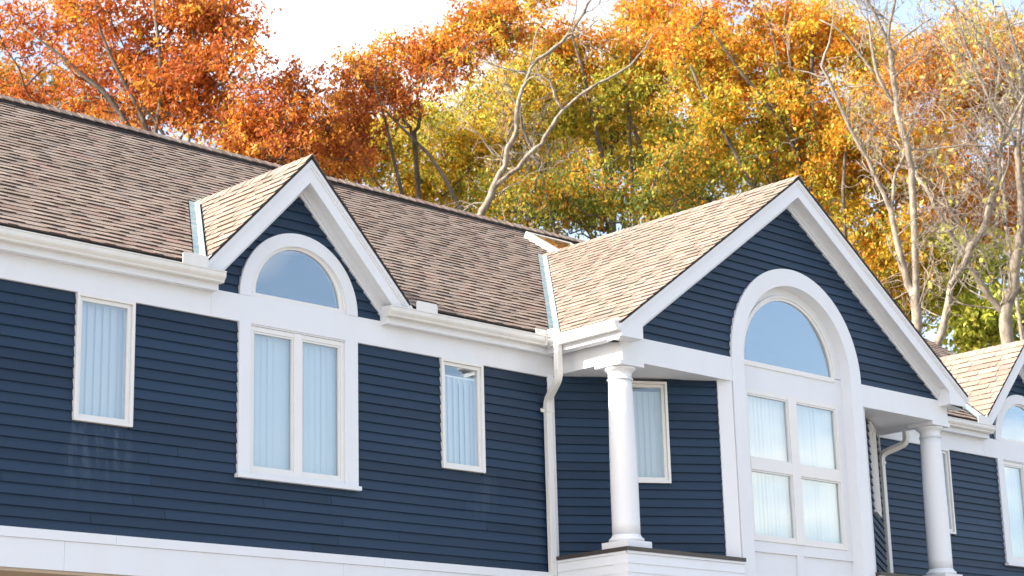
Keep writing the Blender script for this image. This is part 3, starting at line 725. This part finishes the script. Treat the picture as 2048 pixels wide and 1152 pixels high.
# shingles: those that show largest are objects, the rest one part per roof
def shown(vs):
    p = [project(v) for v in vs[:4]]
    cx = sum(q[0] for q in p) / 4; cy = sum(q[1] for q in p) / 4
    if not (0 < cx < 2048 and 0 < cy < 1152): return 0
    return abs(sum(p[i][0] * p[(i + 1) % 4][1] - p[(i + 1) % 4][0] * p[i][1] for i in range(4))) / 2
def front(o, vs):
    n = (vs[1] - vs[0]).cross(vs[3] - vs[0])
    if n.z < 0: n = -n
    return n.dot(CAM - vs[0]) > 0
allt = []
for o, lst in tabs.items():
    for i, (vs, c) in enumerate(lst):
        ar = shown(vs) if front(o, vs) else 0
        x = sum(v.x for v in vs) / 8
        if o is main_roof and (XP - .3 < x < 9.0 or x > 9.9): ar = 0     # behind the porch roof
        allt.append((ar, o, i))
allt.sort(key=lambda e: -e[0]); pick = {(o, i) for ar, o, i in allt[:300] if ar > 0}
for o, lst in tabs.items():
    vs = []; fs = []; cols = []
    for i, (v, c) in enumerate(lst):
        if (o, i) in pick:
            me = mesh('shingle', v, SHF, SHINGLE); butts(me); a_ = me.color_attributes.new('Col', 'FLOAT_COLOR', 'POINT'); a_.data.foreach_set('color', [*c, 1] * 8)
            link('shingle', me, o)
        else:
            b = len(vs); vs += v; fs += [tuple(k + b for k in f) for f in SHF]; cols += [*c, 1] * 8
    me = mesh('shingles', vs, fs, SHINGLE); butts(me); a_ = me.color_attributes.new('Col', 'FLOAT_COLOR', 'POINT'); a_.data.foreach_set('color', cols)
    link('shingles', me, o, kind='stuff')

# ---- skylight
sT = Vector((0, 1, B0)).normalized(); sN = Vector((0, -B0, 1)).normalized(); sO = Vector((4.17, 3.72, A0 + B0 * 3.72))
PSK = lambda u, z, o: tuple(sO + Vector((u, 0, 0)) + sT * z + sN * o)
g = G(PSK); sw, sl = 1.05, 1.05; f = .09
g.box(0, f, 0, sl, 0, .12).box(sw - f, sw, 0, sl, 0, .12).box(f, sw - f, 0, f, 0, .12).box(f, sw - f, sl - f, sl, 0, .12)
sk = g.build('skylight', SKYF, house, label='skylight near the main ridge behind the porch roof')
G(PSK).box(f - .01, sw - f + .01, f - .01, sl - f + .01, .108, .114).build('pane', GLASS, sk)
G(PSK).box(f, sw - f, f, sl - f, -.2, .02).build('light_well', ROOM, sk)

# ------------------------------------------------------------------ trees
RED = [((0.550, 0.168, 0.036), 4), ((0.448, 0.107, 0.026), 3), ((0.631, 0.255, 0.039), 2.5), ((0.306, 0.072, 0.020), 1.6), ((0.693, 0.387, 0.046), .8)]
RUST = [((0.400, 0.105, 0.027), 4), ((0.300, 0.075, 0.021), 3), ((0.520, 0.170, 0.032), 2.5), ((0.580, 0.290, 0.035), 1)]
ORANGE = [((0.650, 0.255, 0.030), 4), ((0.714, 0.357, 0.038), 3), ((0.541, 0.162, 0.026), 2.4), ((0.520, 0.411, 0.043), 1.2), ((0.238, 0.260, 0.035), .8)]
GOLD = [((0.709, 0.406, 0.036), 4), ((0.645, 0.281, 0.031), 2.8), ((0.625, 0.479, 0.054), 2), ((0.354, 0.365, 0.045), 1.6)]
YGREEN = [((0.590, 0.492, 0.054), 4), ((0.433, 0.443, 0.054), 3), ((0.266, 0.305, 0.041), 2), ((0.649, 0.394, 0.041), 2.4), ((0.138, 0.177, 0.027), 1)]
GREEN = [((0.187, 0.221, 0.034), 3), ((0.128, 0.170, 0.026), 3), ((0.357, 0.357, 0.045), 3), ((0.510, 0.357, 0.038), 2), ((0.442, 0.187, 0.030), .8)]
LIME = [((0.561, 0.561, 0.079), 4), ((0.426, 0.484, 0.066), 3), ((0.658, 0.600, 0.114), 2), ((0.252, 0.310, 0.049), 2)]
DULL = [((0.418, 0.199, 0.038), 3), ((0.494, 0.285, 0.049), 2), ((0.304, 0.142, 0.038), 2), ((0.418, 0.361, 0.056), 1.5)]

def tube_into(vs, fs, pts, radii, sides):
    a, b = sweep(pts, radii, sides); o = len(vs); vs += a; fs += [tuple(i + o for i in f) for f in b]
def curve_pts(a, b, bow, n, rr, wob):
    a, b = Vector(a), Vector(b); out_ = []; L = (b - a).length
    side = Vector((rr.gauss(0, 1), rr.gauss(0, 1), 0)); side = side.normalized() if side.length else side
    for i in range(n + 1):
        t = i / n; p = a.lerp(b, t); k = math.sin(math.pi * t)
        p = p + side * (bow * L * k) + Vector((0, 0, -bow * L * .5 * k))
        if 0 < i < n: p += Vector((rr.gauss(0, wob), rr.gauss(0, wob), rr.gauss(0, wob)))
        out_.append(p)
    return out_
def leaf_mesh(rg, centres, per, sig, size, palette, zsig=.75, broad=.25, pal2=None):
    n = len(centres) * per
    c = np.repeat(np.array(centres), per, axis=0)
    # leaves sit on short sprays: pick sub-centres inside each clump
    nsub = 10
    sub = rg.normal(0, 1, (len(centres), nsub, 3)) * np.array([sig, sig, sig * zsig])
    ci = np.repeat(np.arange(len(centres)), per); si = rg.integers(0, nsub, n)
    p = c + sub[ci, si] + rg.normal(0, 1, (n, 3)) * np.array([sig, sig, sig]) * .26
    d = rg.normal(0, .8, (n, 3)); d[:, 2] -= .75; d /= np.linalg.norm(d, axis=1)[:, None]
    nn = rg.normal(0, .8, (n, 3)); nn[:, 2] += .6; s = np.cross(d, nn); s /= (np.linalg.norm(s, axis=1)[:, None] + 1e-9); nn = np.cross(s, d)
    Ls = (size * rg.uniform(.65, 1.25, n))[:, None]; cu = Ls * rg.uniform(-.15, .25, n)[:, None]
    def lobe(p0, dr, sd_, L_, w_):
        return [p0, p0 + dr * L_ * .5 + sd_ * L_ * w_ + nn * cu * .4, p0 + dr * L_ - nn * cu * .4, p0 + dr * L_ * .45 - sd_ * L_ * w_ + nn * cu * .4]
    v = np.stack(lobe(p, d, s, Ls, broad), axis=1).reshape(-1, 3)
    cols = np.array([k for k, w_ in palette]); wts = np.array([w_ for k, w_ in palette]); wts = wts / wts.sum()
    cc = rg.choice(len(cols), len(centres), p=wts); lc = rg.choice(len(cols), n, p=wts)
    if pal2:                                  # the lower, inner crown turns later than the top
        c2 = np.array([k for k, w_ in pal2]); w2 = np.array([w_ for k, w_ in pal2]); w2 = w2 / w2.sum(); o2 = len(cols); cols = np.concatenate([cols, c2])
        zz = np.array(centres)[:, 2]; f = (zz - zz.min()) / (zz.max() - zz.min() + 1e-6) + rg.normal(0, .16, len(centres)); low = f < .5
        cc = np.where(low, o2 + rg.choice(len(c2), len(centres), p=w2), cc); lowl = low[ci] ^ (rg.random(n) < .15)
        lc = np.where(lowl, o2 + rg.choice(len(c2), n, p=w2), lc)
    use = rg.random(n) < .6; idx = np.where(use, cc[ci], lc)
    col = cols[idx] * rg.uniform(.72, 1.22, n)[:, None] * rg.uniform(.88, 1.1, len(centres))[ci][:, None]
    col = np.concatenate([np.clip(col, 0, .9), np.ones((n, 1))], axis=1)
    col = np.repeat(col, 4, axis=0)
    me = bpy.data.meshes.new('crown'); me.vertices.add(4 * n); me.vertices.foreach_set('co', v.astype(np.float32).ravel())
    base = np.arange(n)[:, None] * 4
    tri = np.concatenate([base + np.array([0, 1, 2]), base + np.array([0, 2, 3])], axis=1).reshape(-1)
    me.loops.add(6 * n); me.loops.foreach_set('vertex_index', tri.astype(np.int32))
    me.polygons.add(2 * n); me.polygons.foreach_set('loop_start', (np.arange(2 * n) * 3).astype(np.int32)); me.polygons.foreach_set('loop_total', np.full(2 * n, 3, np.int32))
    me.update(calc_edges=True); me.validate()
    a_ = me.color_attributes.new('Col', 'FLOAT_COLOR', 'POINT'); a_.data.foreach_set('color', col.astype(np.float32).ravel())
    me.materials.append(LEAF)
    return me

def leafy(name, label, base_u, Dd, blobs, nclump, per, palette, size=.15, trunk_r=.24, seed=0, sig=.36, gap=.0, bark=BARK, limbs=22, thin=.65, pal2=None, traced=(), group='autumn trees behind the house'):
    """blobs: crown lobes (u, v, ru, rv, depth offset, weight) in photo pixels at depth Dd"""
    trunk_r *= .58; rr = random.Random(seed); rg = np.random.default_rng(seed)
    base = at(base_u, 500, Dd); base.z = GZ
    root = empty(name, base, label, 'tree', group)
    mpp = Dd / FPX; cl = []; ph = [rr.uniform(0, 6.28) for _ in range(6)]
    lob = []
    for (u, v, ru, rv, dd, w_) in blobs:
        lob.append((u, v, ru * .55, rv * .55, dd, w_ * .25))
        for _ in range(9):
            a = rr.uniform(0, 6.28); q = rr.uniform(.35, .95)
            k = rr.uniform(.20, .42); lob.append((u + ru * q * math.cos(a), v + rv * q * math.sin(a), max(28, ru * k), max(22, rv * k), dd + rr.uniform(-1.6, 1.6), w_ * rr.uniform(.05, .14)))
    blobs = lob; W = [b[5] for b in blobs]; nclump = int(nclump * thin); per = int(per * 2.0); size *= .75; sig *= .92
    while len(cl) < nclump:
        u, v, ru, rv, dd, _ = rr.choices(blobs, W)[0]
        q = Vector((rr.gauss(0, 1), rr.gauss(0, 1), rr.gauss(0, 1))).normalized() * (rr.random() ** (1 / 2.4))
        c = at(u, v, Dd + dd); p = c + CR * (q.x * ru * mpp) + CU * (q.y * rv * mpp) + CF * (q.z * min(ru * 1.2, 120) * mpp)
        if gap:
            k = math.sin(p.x * 1.7 + ph[0]) + math.sin(p.y * 1.9 + ph[1]) + math.sin(p.z * 2.1 + ph[2]) + .6 * math.sin(p.x * 3.9 + p.z * 3.1 + ph[3])
            if k < gap * 3.6 - 3.0 and rr.random() < .85: continue
        if p.z < GZ + 3.5: continue
        cl.append(p)
    mean = sum(cl, Vector()) / len(cl); low = min(p.z for p in cl)
    fork = Vector((base.x * .55 + mean.x * .45, base.y * .55 + mean.y * .45, max(GZ + 4, min(low + .6, mean.z - 1.5))))
    tv, tf = [], []; bv, bf = [], []
    trunk = curve_pts(base, fork, .02, 6, rr, .08)
    top = fork.lerp(mean, .75) + Vector((rr.gauss(0, .3), rr.gauss(0, .3), 0))
    trunk2 = trunk[:-1] + curve_pts(fork, top, .04, 5, rr, .12)
    rad = [trunk_r * (1.25 if i == 0 else 1 - .86 * i / (len(trunk2) - 1)) for i in range(len(trunk2))]
    tube_into(tv, tf, trunk2, rad, 9)
    for line in traced:                       # stems that show between the leaves
        tp = [at(u, v, Dd - 1.2) for u, v, w_ in line]; tr_ = [w_ * mpp / 2 for u, v, w_ in line]
        tp = [base + (tp[0] - base) * .02, base.lerp(tp[0], .6)] + tp; tr_ = [tr_[0] * 1.3, tr_[0] * 1.1] + tr_
        tube_into(tv, tf, tp, tr_, 7)
    # limbs towards spread-out clumps
    targets = [rr.choice(cl)]
    while len(targets) < min(limbs, len(cl)):
        cand = rr.sample(cl, min(24, len(cl))); targets.append(max(cand, key=lambda p: min((p - t).length for t in targets)))
    nodes = [(p, r_) for p, r_ in zip(trunk2[5:], rad[5:])]
    for tg in targets:
        below = [n_ for n_ in nodes if n_[0].z < tg.z - .3] or nodes[:1]
        st = min(below, key=lambda n_: (n_[0] - tg).length * (1 + rr.uniform(0, .35)))
        pts = curve_pts(st[0], tg, rr.uniform(.03, .10), 7, rr, .07); r0 = min(st[1] * .8, .035 + .022 * (tg - st[0]).length)
        rd = [max(.020, r0 * (1 - .78 * i / 7)) for i in range(8)]
        tube_into(tv, tf, pts, rd, 6); nodes += list(zip(pts[2:], rd[2:]))
    P_ = np.array([tuple(n_[0]) for n_ in nodes])
    for p in cl:
        dd = np.linalg.norm(P_ - np.array(p), axis=1); i = int(np.argmin(dd))
        if dd[i] < .15: continue
        pts = curve_pts(nodes[i][0], p, rr.uniform(.02, .12), 4, rr, .05); r0 = min(nodes[i][1] * .7, .035)
        tube_into(bv, bf, pts, [max(.012, r0 * (1 - .65 * k / 4)) for k in range(5)], 4)
        if len(nodes) < 900:
            nodes.append((pts[2], r0 * .6)); P_ = np.vstack([P_, np.array(pts[2])])
    mk('trunk', tv, tf, bark, root, smooth=True); mk('branches', bv, bf, bark, root, kind='stuff')
    link('crown', leaf_mesh(rg, [tuple(p) for p in cl], per, sig, size, palette, pal2=pal2), root, kind='stuff')
    return root

# leafy trees, left to right, each with its own crown lobes
leafy('oak_tree', 'tall rusty orange oak behind the left end of the roof', 290, 46,
      [(300, 40, 250, 190, 0, 5), (120, 60, 170, 150, 1, 3), (430, 90, 95, 150, -1, 2.0), (330, 220, 190, 70, 0, 2)], 400, 62, RED, .165, .30, 101, .31, .50, traced=[[(262, 265, 15), (240, 225, 13), (205, 180, 10), (165, 150, 8), (120, 110, 6), (80, 80, 4), (40, 50, 3)], [(300, 285, 13), (285, 235, 11), (262, 190, 9), (225, 120, 7), (200, 60, 5), (190, 0, 4)], [(310, 270, 10), (325, 180, 9), (318, 90, 8), (306, 0, 7)], [(345, 300, 8), (310, 240, 7), (270, 200, 5), (230, 170, 4)], [(450, 290, 6), (465, 230, 5), (475, 190, 4)], [(380, 260, 6), (388, 160, 5), (385, 60, 4)]])
leafy('oak_tree', 'orange and olive tree low at the left picture edge', 40, 54, [(60, 190, 150, 70, 0, 1), (-60, 120, 120, 120, 0, 1), (180, 260, 100, 60, 0, .5)], 230, 55, ORANGE + [((.20, .20, .04), 3)], .16, .2, 102, .36, .35)
leafy('oak_tree', 'low rust red tree directly behind the left dormer', 560, 44, [(575, 260, 125, 85, 0, 3), (600, 180, 60, 60, 0, .6), (500, 300, 80, 60, 0, 1), (660, 300, 70, 70, 0, 1)], 215, 60, RUST + ORANGE[:1], .15, .16, 103, .28, .42)
leafy('oak_tree', 'orange oak leaning left into the sky gap', 820, 47, [(755, 180, 80, 85, 0, 2), (850, 120, 110, 50, 0, 1.6), (960, 50, 100, 65, 0, 2), (720, 270, 60, 60, 0, 1.2)], 290, 58, ORANGE, .155, .2, 104, .28, .50, pal2=RUST, traced=[[(806, 396, 9), (795, 350, 8), (786, 312, 7), (773, 250, 6), (750, 170, 4), (755, 110, 3)], [(927, 427, 9), (890, 358, 8), (857, 308, 7), (802, 254, 5), (770, 220, 3)]])
leafy('maple_tree', 'yellow green tree over the main ridge right of the left dormer', 790, 51, [(800, 300, 150, 80, 0, 2), (930, 290, 140, 100, 0, 2), (880, 400, 140, 50, 0, 1.6), (720, 330, 70, 60, 0, .8), (930, 200, 120, 60, 0, 1.2), (1040, 260, 90, 80, 0, 1)], 440, 60, YGREEN + GOLD[:1], .155, .2, 105, .33, .30)
leafy('maple_tree', 'gold and yellow tree behind the bare limbs in the middle', 1230, 52, [(1230, 120, 160, 130, 0, 3), (1090, 90, 100, 110, 0, 1.2), (1340, 60, 120, 110, 0, 1.5), (1180, 270, 150, 80, 0, 1.8)], 520, 58, ORANGE + GOLD[:2], .16, .24, 106, .32, .42, pal2=YGREEN, traced=[[(1225, 420, 12), (1210, 340, 11), (1194, 271, 9), (1178, 200, 8), (1161, 125, 6), (1140, 60, 4)], [(1360, 430, 12), (1340, 392, 11), (1290, 317, 9), (1262, 240, 7), (1240, 160, 5)], [(1270, 430, 9), (1262, 330, 8), (1255, 200, 6), (1262, 90, 4)]])
leafy('oak_tree', 'green and yellow tree above the valley between the roofs', 1180, 45, [(1250, 410, 140, 60, 0, 1.6), (1130, 420, 110, 55, 0, 1.2), (1330, 350, 80, 60, 0, .9), (1040, 400, 80, 50, 0, .7)], 215, 56, GREEN + GOLD[:2], .15, .16, 107, .30, .40, pal2=GREEN, traced=[[(1118, 490, 9), (1105, 440, 8), (1092, 380, 7), (1075, 330, 4)], [(1270, 450, 7), (1300, 390, 6), (1320, 330, 4)]])
leafy('oak_tree', 'large deep orange oak right of the middle', 1560, 49, [(1500, 90, 160, 130, 0, 3), (1640, 120, 110, 130, 0, 2), (1400, 170, 110, 100, 0, 2), (1560, 250, 150, 80, 0, 2)], 560, 60, ORANGE + GOLD[:1], .16, .28, 108, .30, .46, pal2=GOLD + YGREEN, traced=[[(1615, 400, 12), (1591, 304, 11), (1561, 243, 10), (1488, 152, 7), (1450, 100, 5), (1420, 60, 3)], [(1540, 420, 10), (1500, 365, 9), (1463, 292, 8), (1409, 200, 6), (1380, 130, 4)], [(1620, 350, 9), (1618, 240, 8), (1624, 120, 7), (1622, 30, 5)], [(1600, 320, 8), (1570, 200, 7), (1550, 90, 5), (1530, 10, 4)]])
leafy('maple_tree', 'yellow and green tree above the porch roof ridge', 1430, 53, [(1420, 320, 150, 80, 0, 2), (1530, 330, 110, 70, 0, 1.2), (1330, 340, 90, 70, 0, 1)], 300, 58, YGREEN, .16, .22, 109, .34, .34)
leafy('maple_tree', 'golden orange tree over the right rake of the porch gable', 1700, 48, [(1700, 330, 110, 110, 0, 2.2), (1760, 470, 90, 110, 0, 2), (1660, 240, 100, 80, 0, 1.2), (1800, 580, 60, 60, 0, .8), (1830, 330, 90, 110, 0, 1.2)], 470, 60, GOLD + ORANGE[:2], .16, .18, 110, .30, .30, pal2=GOLD + LIME[:1], traced=[[(1690, 470, 8), (1686, 380, 7), (1692, 280, 6), (1700, 200, 4)]])
leafy('oak_tree', 'thin brownish orange tree at the upper right', 1880, 56, [(1880, 130, 150, 120, 0, 2), (2010, 180, 110, 130, 0, 1.3), (1900, 330, 150, 80, 0, 1.6)], 560, 54, DULL + ORANGE[:3], .15, .22, 111, .38, .45, traced=[[(1990, 420, 10), (1975, 330, 9), (1940, 260, 7), (1900, 180, 5)]])
leafy('catalpa_tree', 'lime yellow broad leaved tree at the right above the roof', 1960, 48.5, [(1940, 535, 80, 50, 0, 1.4), (1960, 650, 90, 45, -1, 2), (1890, 580, 45, 50, 0, .6), (2070, 620, 60, 60, 0, 1), (2040, 540, 40, 60, 0, .6), (1840, 500, 50, 60, 0, .5)], 250, 40, LIME, .24, .12, 112, .32, .2)
leafy('maple_tree', 'sparse pale yellow tree at the top right corner', 2040, 46.5, [(1990, 60, 110, 90, 0, 2), (1900, 100, 80, 80, 0, 1), (2060, 160, 60, 90, 0, 1)], 36, 18, [((.50, .43, .09), 3), ((.40, .36, .07), 2)], .19, .12, 113, .42, .3, bark=PALE)
leafy('oak_tree', 'amber tree behind the right bare trees', 1930, 58, [(1900, 430, 140, 90, 0, 2), (2040, 400, 90, 130, 0, 1.8), (1830, 230, 110, 90, 0, 1), (1990, 120, 120, 120, 0, 1.6)], 600, 54, ORANGE[:3] + GOLD[:2] + [((.16, .16, .03), 2)], .16, .22, 114, .38, .3)
leafy('maple_tree', 'olive tree far back between the left oak and the dormer', 640, 58, [(640, 300, 160, 60, 0, 2), (520, 330, 120, 50, 0, 1), (420, 250, 100, 50, 0, .6)], 220, 55, YGREEN + RUST[:2], .17, .2, 115, .4, .25)
leafy('maple_tree', 'dense dark green and gold tree low behind the porch roof', 1560, 58, [(1450, 400, 180, 60, 0, 2), (1620, 380, 120, 80, 0, 1.5), (1290, 300, 120, 80, 0, 1.2), (1720, 560, 120, 90, 0, 1.5), (1880, 600, 120, 80, 0, 1)], 400, 55, GREEN + GOLD[:2], .17, .24, 116, .42, .25)
leafy('maple_tree', 'yellow tree far back above the skylight', 1010, 60, [(1000, 360, 200, 80, 0, 2), (1060, 230, 150, 90, 0, 1.4)], 300, 55, YGREEN + GOLD[:2], .17, .24, 117, .42, .3)

leafy('oak_tree', 'orange and yellow green tree far back at the top, right of the middle', 1380, 62, [(1380, 130, 160, 110, 0, 2), (1240, 210, 130, 90, 0, 1.4), (1690, 100, 130, 110, 0, 1.6), (1100, 180, 110, 70, 0, .8)], 460, 52, ORANGE[:2] + GOLD[:3] + YGREEN[:3], .17, .24, 118, .42, .3)

# bare pale trees: limbs follow the photograph, twigs grow from them
def bare(name, label, Dd, limbs, seed, twig_n, leaf=None, lo=6.0, bark=None):
    """limbs: lists of (u, v, width px, depth offset); the first starts at the ground"""
    bark = bark or PALE
    rr = random.Random(seed); mpp = Dd / FPX; vs, fs = [], []; tw, tf = [], []
    b0 = at(limbs[0][0][0], limbs[0][0][1], Dd); base = Vector((b0.x + .15, b0.y, GZ))
    root = empty(name, base, label, 'tree', 'bare pale trees behind the house')
    spawn = []
    for li, lm in enumerate(limbs):
        pts = [at(u, v, Dd + (dd if len(q) > 3 else 0)) for q in lm for (u, v, dd) in [(q[0], q[1], q[3] if len(q) > 3 else 0)]]
        rad = [q[2] * mpp / 2 * .9 for q in lm]
        if li == 0: pts = [base, base.lerp(pts[0], .55) + Vector((.05, .05, 0))] + pts; rad = [rad[0] * 1.35, rad[0] * 1.05] + rad
        # refine with a little irregularity
        P_, R_ = [], []
        for i in range(len(pts) - 1):
            n = max(2, int((pts[i + 1] - pts[i]).length / .35))
            for k in range(n):
                t = k / n; p = pts[i].lerp(pts[i + 1], t)
                if k: p += Vector((rr.gauss(0, .018), rr.gauss(0, .018), rr.gauss(0, .018)))
                P_.append(p); R_.append((rad[i] * (1 - t) + rad[i + 1] * t) * rr.uniform(.94, 1.08))
        P_.append(pts[-1]); R_.append(rad[-1]); tube_into(vs, fs, P_, R_, 9)
        for i in range(1, len(P_)):
            if P_[i].z > lo: spawn.append((P_[i], (P_[i] - P_[i - 1]).normalized(), R_[i]))
        spawn += [spawn[-1]] * 2
    leaves = []
    def grow(p, d, L, r, lev):
        pts = [p]; n = 5; step = L / n; q = p.copy(); dirn = d.copy()
        for i in range(n):
            dirn = (dirn + Vector((rr.gauss(0, .30), rr.gauss(0, .30), rr.gauss(.08, .30)))).normalized(); q = q + dirn * step; pts.append(q.copy())
        tube_into(tw, tf, pts, [max(.0045, r * (1 - .7 * i / n)) for i in range(n + 1)], 4 if lev else 5)
        if lev < 3:
            for _ in range(rr.choice((2, 3, 3)) if lev < 2 else rr.choice((1, 2))):
                k = rr.randint(1, n); dd = (dirn + Vector((rr.gauss(0, .75), rr.gauss(0, .75), rr.gauss(.15, .6)))).normalized()
                grow(pts[k], dd, L * rr.uniform(.45, .8), max(.005, r * .58), lev + 1)
        elif leaf and rr.random() < leaf: leaves.append(tuple(pts[-1]))
    for _ in range(twig_n):
        p, d, r = rr.choice(spawn)
        dd = (d * .5 + Vector((rr.gauss(0, .8), rr.gauss(0, .8), rr.gauss(.3, .5)))).normalized()
        grow(p, dd, rr.uniform(.6, 1.5), min(r * .5, rr.uniform(.014, .026)), 0)
    mk('trunk', vs, fs, bark, root, smooth=True); mk('twigs', tw, tf, bark, root, kind='stuff')
    if leaves:
        link('crown', leaf_mesh(np.random.default_rng(seed), leaves, 3, .10, .19, [((.58, .52, .12), 3), ((.44, .42, .09), 2), ((.6, .4, .08), 1)]), root, kind='stuff')
    return root
bare('bare_tree', 'forked pale bare tree nearest the right rake of the porch gable', 42.0, [
    [(1838, 690, 22), (1835, 649, 22), (1830, 590, 22), (1831, 571, 17), (1830, 515, 16), (1829, 459, 16), (1827, 412, 15), (1823, 359, 15), (1824, 339, 15), (1814, 289, 17), (1802, 254, 15), (1793, 218, 14), (1788, 165, 13), (1782, 118, 13), (1776, 91, 11), (1758, 47, 9), (1737, 6, 7), (1722, -40, 4)],
    [(1830, 592, 18), (1824, 587, 16), (1809, 540, 15), (1793, 474, 14), (1782, 421, 12), (1774, 405, 9), (1755, 365, 8.5), (1745, 340, 8), (1723, 298, 8), (1699, 254, 8), (1667, 183, 8), (1643, 133, 6), (1658, 88, 4), (1666, 40, 2)],
    [(1781, 425, 9), (1787, 387, 8), (1791, 346, 7), (1808, 312, 7), (1816, 280, 7)],
    [(1776, 95, 9), (1779, 44, 8), (1790, 0, 6), (1796, -50, 4)],
    [(1792, 215, 8), (1780, 196, 8), (1755, 150, 8), (1742, 83, 6.5), (1737, 44, 5), (1711, 3, 4)],
    [(1757, 155, 6), (1722, 112, 5), (1690, 70, 4), (1640, 40, 3)],
    [(1783, 120, 5), (1800, 80, 5), (1828, 60, 4), (1862, 38, 3)],
    [(1790, 155, 4), (1815, 130, 4), (1838, 112, 3)], [(1812, 300, 5), (1860, 300, 4), (1910, 293, 3), (1950, 280, 2.5)]], 201, 56)
bare('bare_tree', 'crooked pale bare tree leaning right above the lower gable', 43.0, [
    [(1866, 720, 21), (1873, 690, 20), (1890, 637, 16), (1902, 568, 14), (1927, 531, 15), (1941, 490, 18), (1965, 462, 15), (1977, 418, 14), (1993, 374, 12), (2001, 340, 10), (2000, 313, 9), (2012, 270, 8), (2021, 242, 8), (2047, 195, 7), (2070, 140, 5)],
    [(1941, 486, 8), (1920, 450, 6), (1896, 415, 5), (1884, 380, 4), (1890, 340, 3)],
    [(2000, 315, 7), (1976, 292, 5), (1935, 290, 4), (1905, 300, 3)],
    [(1902, 560, 6), (1912, 520, 4), (1935, 500, 3)], [(1978, 420, 5), (2010, 440, 4), (2040, 455, 3)],
    [(2012, 268, 5), (1985, 220, 5), (1968, 170, 4), (1935, 110, 4), (1905, 60, 3)]], 202, 75, .05)
bare('bare_tree', 'thick pale bare tree with a long left limb by the right edge', 44.5, [
    [(2018, 710, 32), (2015, 680, 30), (2012, 621, 30), (2027, 577, 25), (2037, 496, 22), (2044, 459, 20), (2043, 430, 16), (2037, 340, 16), (2035, 310, 14), (2038, 266, 13), (2046, 210, 11), (2040, 130, 9), (2020, 60, 7), (2000, 0, 5)],
    [(2010, 625, 18), (1999, 618, 14), (1971, 584, 13), (1940, 531, 13), (1918, 496, 13), (1899, 465, 12), (1884, 437, 11), (1865, 402, 10), (1849, 371, 9), (1831, 346, 8, 1), (1812, 318, 6, 1.5), (1790, 280, 4, 2)],
    [(2042, 440, 10), (2060, 400, 10), (2075, 340, 8)], [(2036, 300, 9), (2005, 240, 8), (1975, 190, 7), (1945, 120, 6), (1915, 40, 5), (1900, -20, 3)],
    [(1975, 190, 5), (1930, 160, 4), (1880, 80, 3), (1850, 30, 3)], [(2035, 290, 6), (1990, 200, 5), (2000, 130, 4), (1980, 60, 3)],
    [(2046, 215, 6), (2015, 150, 5), (1965, 70, 4), (1950, 10, 3)]], 203, 68, .09)
bare('bare_tree', 'pale half bare tree with a long right limb in the middle', 43.0, [
    [(948, 465, 17), (959, 438, 16), (974, 407, 16), (987, 374, 16), (1001, 345, 13), (1012, 312, 12), (1023, 282, 11), (1034, 258, 10.5), (1034, 220, 10), (1045, 176, 9), (1053, 158, 8), (1062, 134, 8), (1093, 108, 7.5), (1124, 84, 7), (1146, 59, 7), (1168, 26, 6), (1181, 0, 5.5), (1200, -40, 4)],
    [(989, 372, 12), (1018, 348, 11), (1036, 337, 10), (1058, 308, 9.5), (1084, 288, 9), (1097, 262, 8.5), (1113, 237, 8), (1126, 220, 7), (1146, 202, 6.5), (1179, 178, 6.5), (1216, 158, 6), (1262, 130, 5), (1291, 97, 4), (1305, 70, 2.5)],
    [(1126, 220, 6), (1110, 196, 6), (1108, 182, 5.5), (1100, 163, 5), (1058, 145, 4), (992, 132, 3), (959, 119, 2.5)],
    [(1100, 163, 3.5), (1096, 140, 3), (1098, 110, 2.5), (1130, 80, 2)], [(1060, 134, 4), (1066, 100, 3), (1075, 60, 2.5), (1100, 20, 2)],
    [(1012, 314, 4), (985, 306, 4), (960, 270, 3), (930, 240, 2)], [(1126, 84, 3.5), (1165, 66, 3), (1195, 40, 2.5)]], 204, 26, lo=9.0)
bare('dark_limbed_tree', 'dark crooked limbed tree behind the skylight', 45.0, [
    [(1046, 490, 12), (1050, 470, 11), (1062, 420, 10), (1080, 395, 9), (1092, 380, 9), (1080, 340, 7), (1066, 310, 7), (1052, 270, 6), (1042, 240, 5), (1040, 200, 3)],
    [(1110, 490, 9), (1105, 440, 8), (1095, 385, 7)], [(1095, 385, 6), (1060, 360, 6), (1025, 330, 4), (1000, 290, 3)]], 205, 16, lo=9.0, bark=BARK)
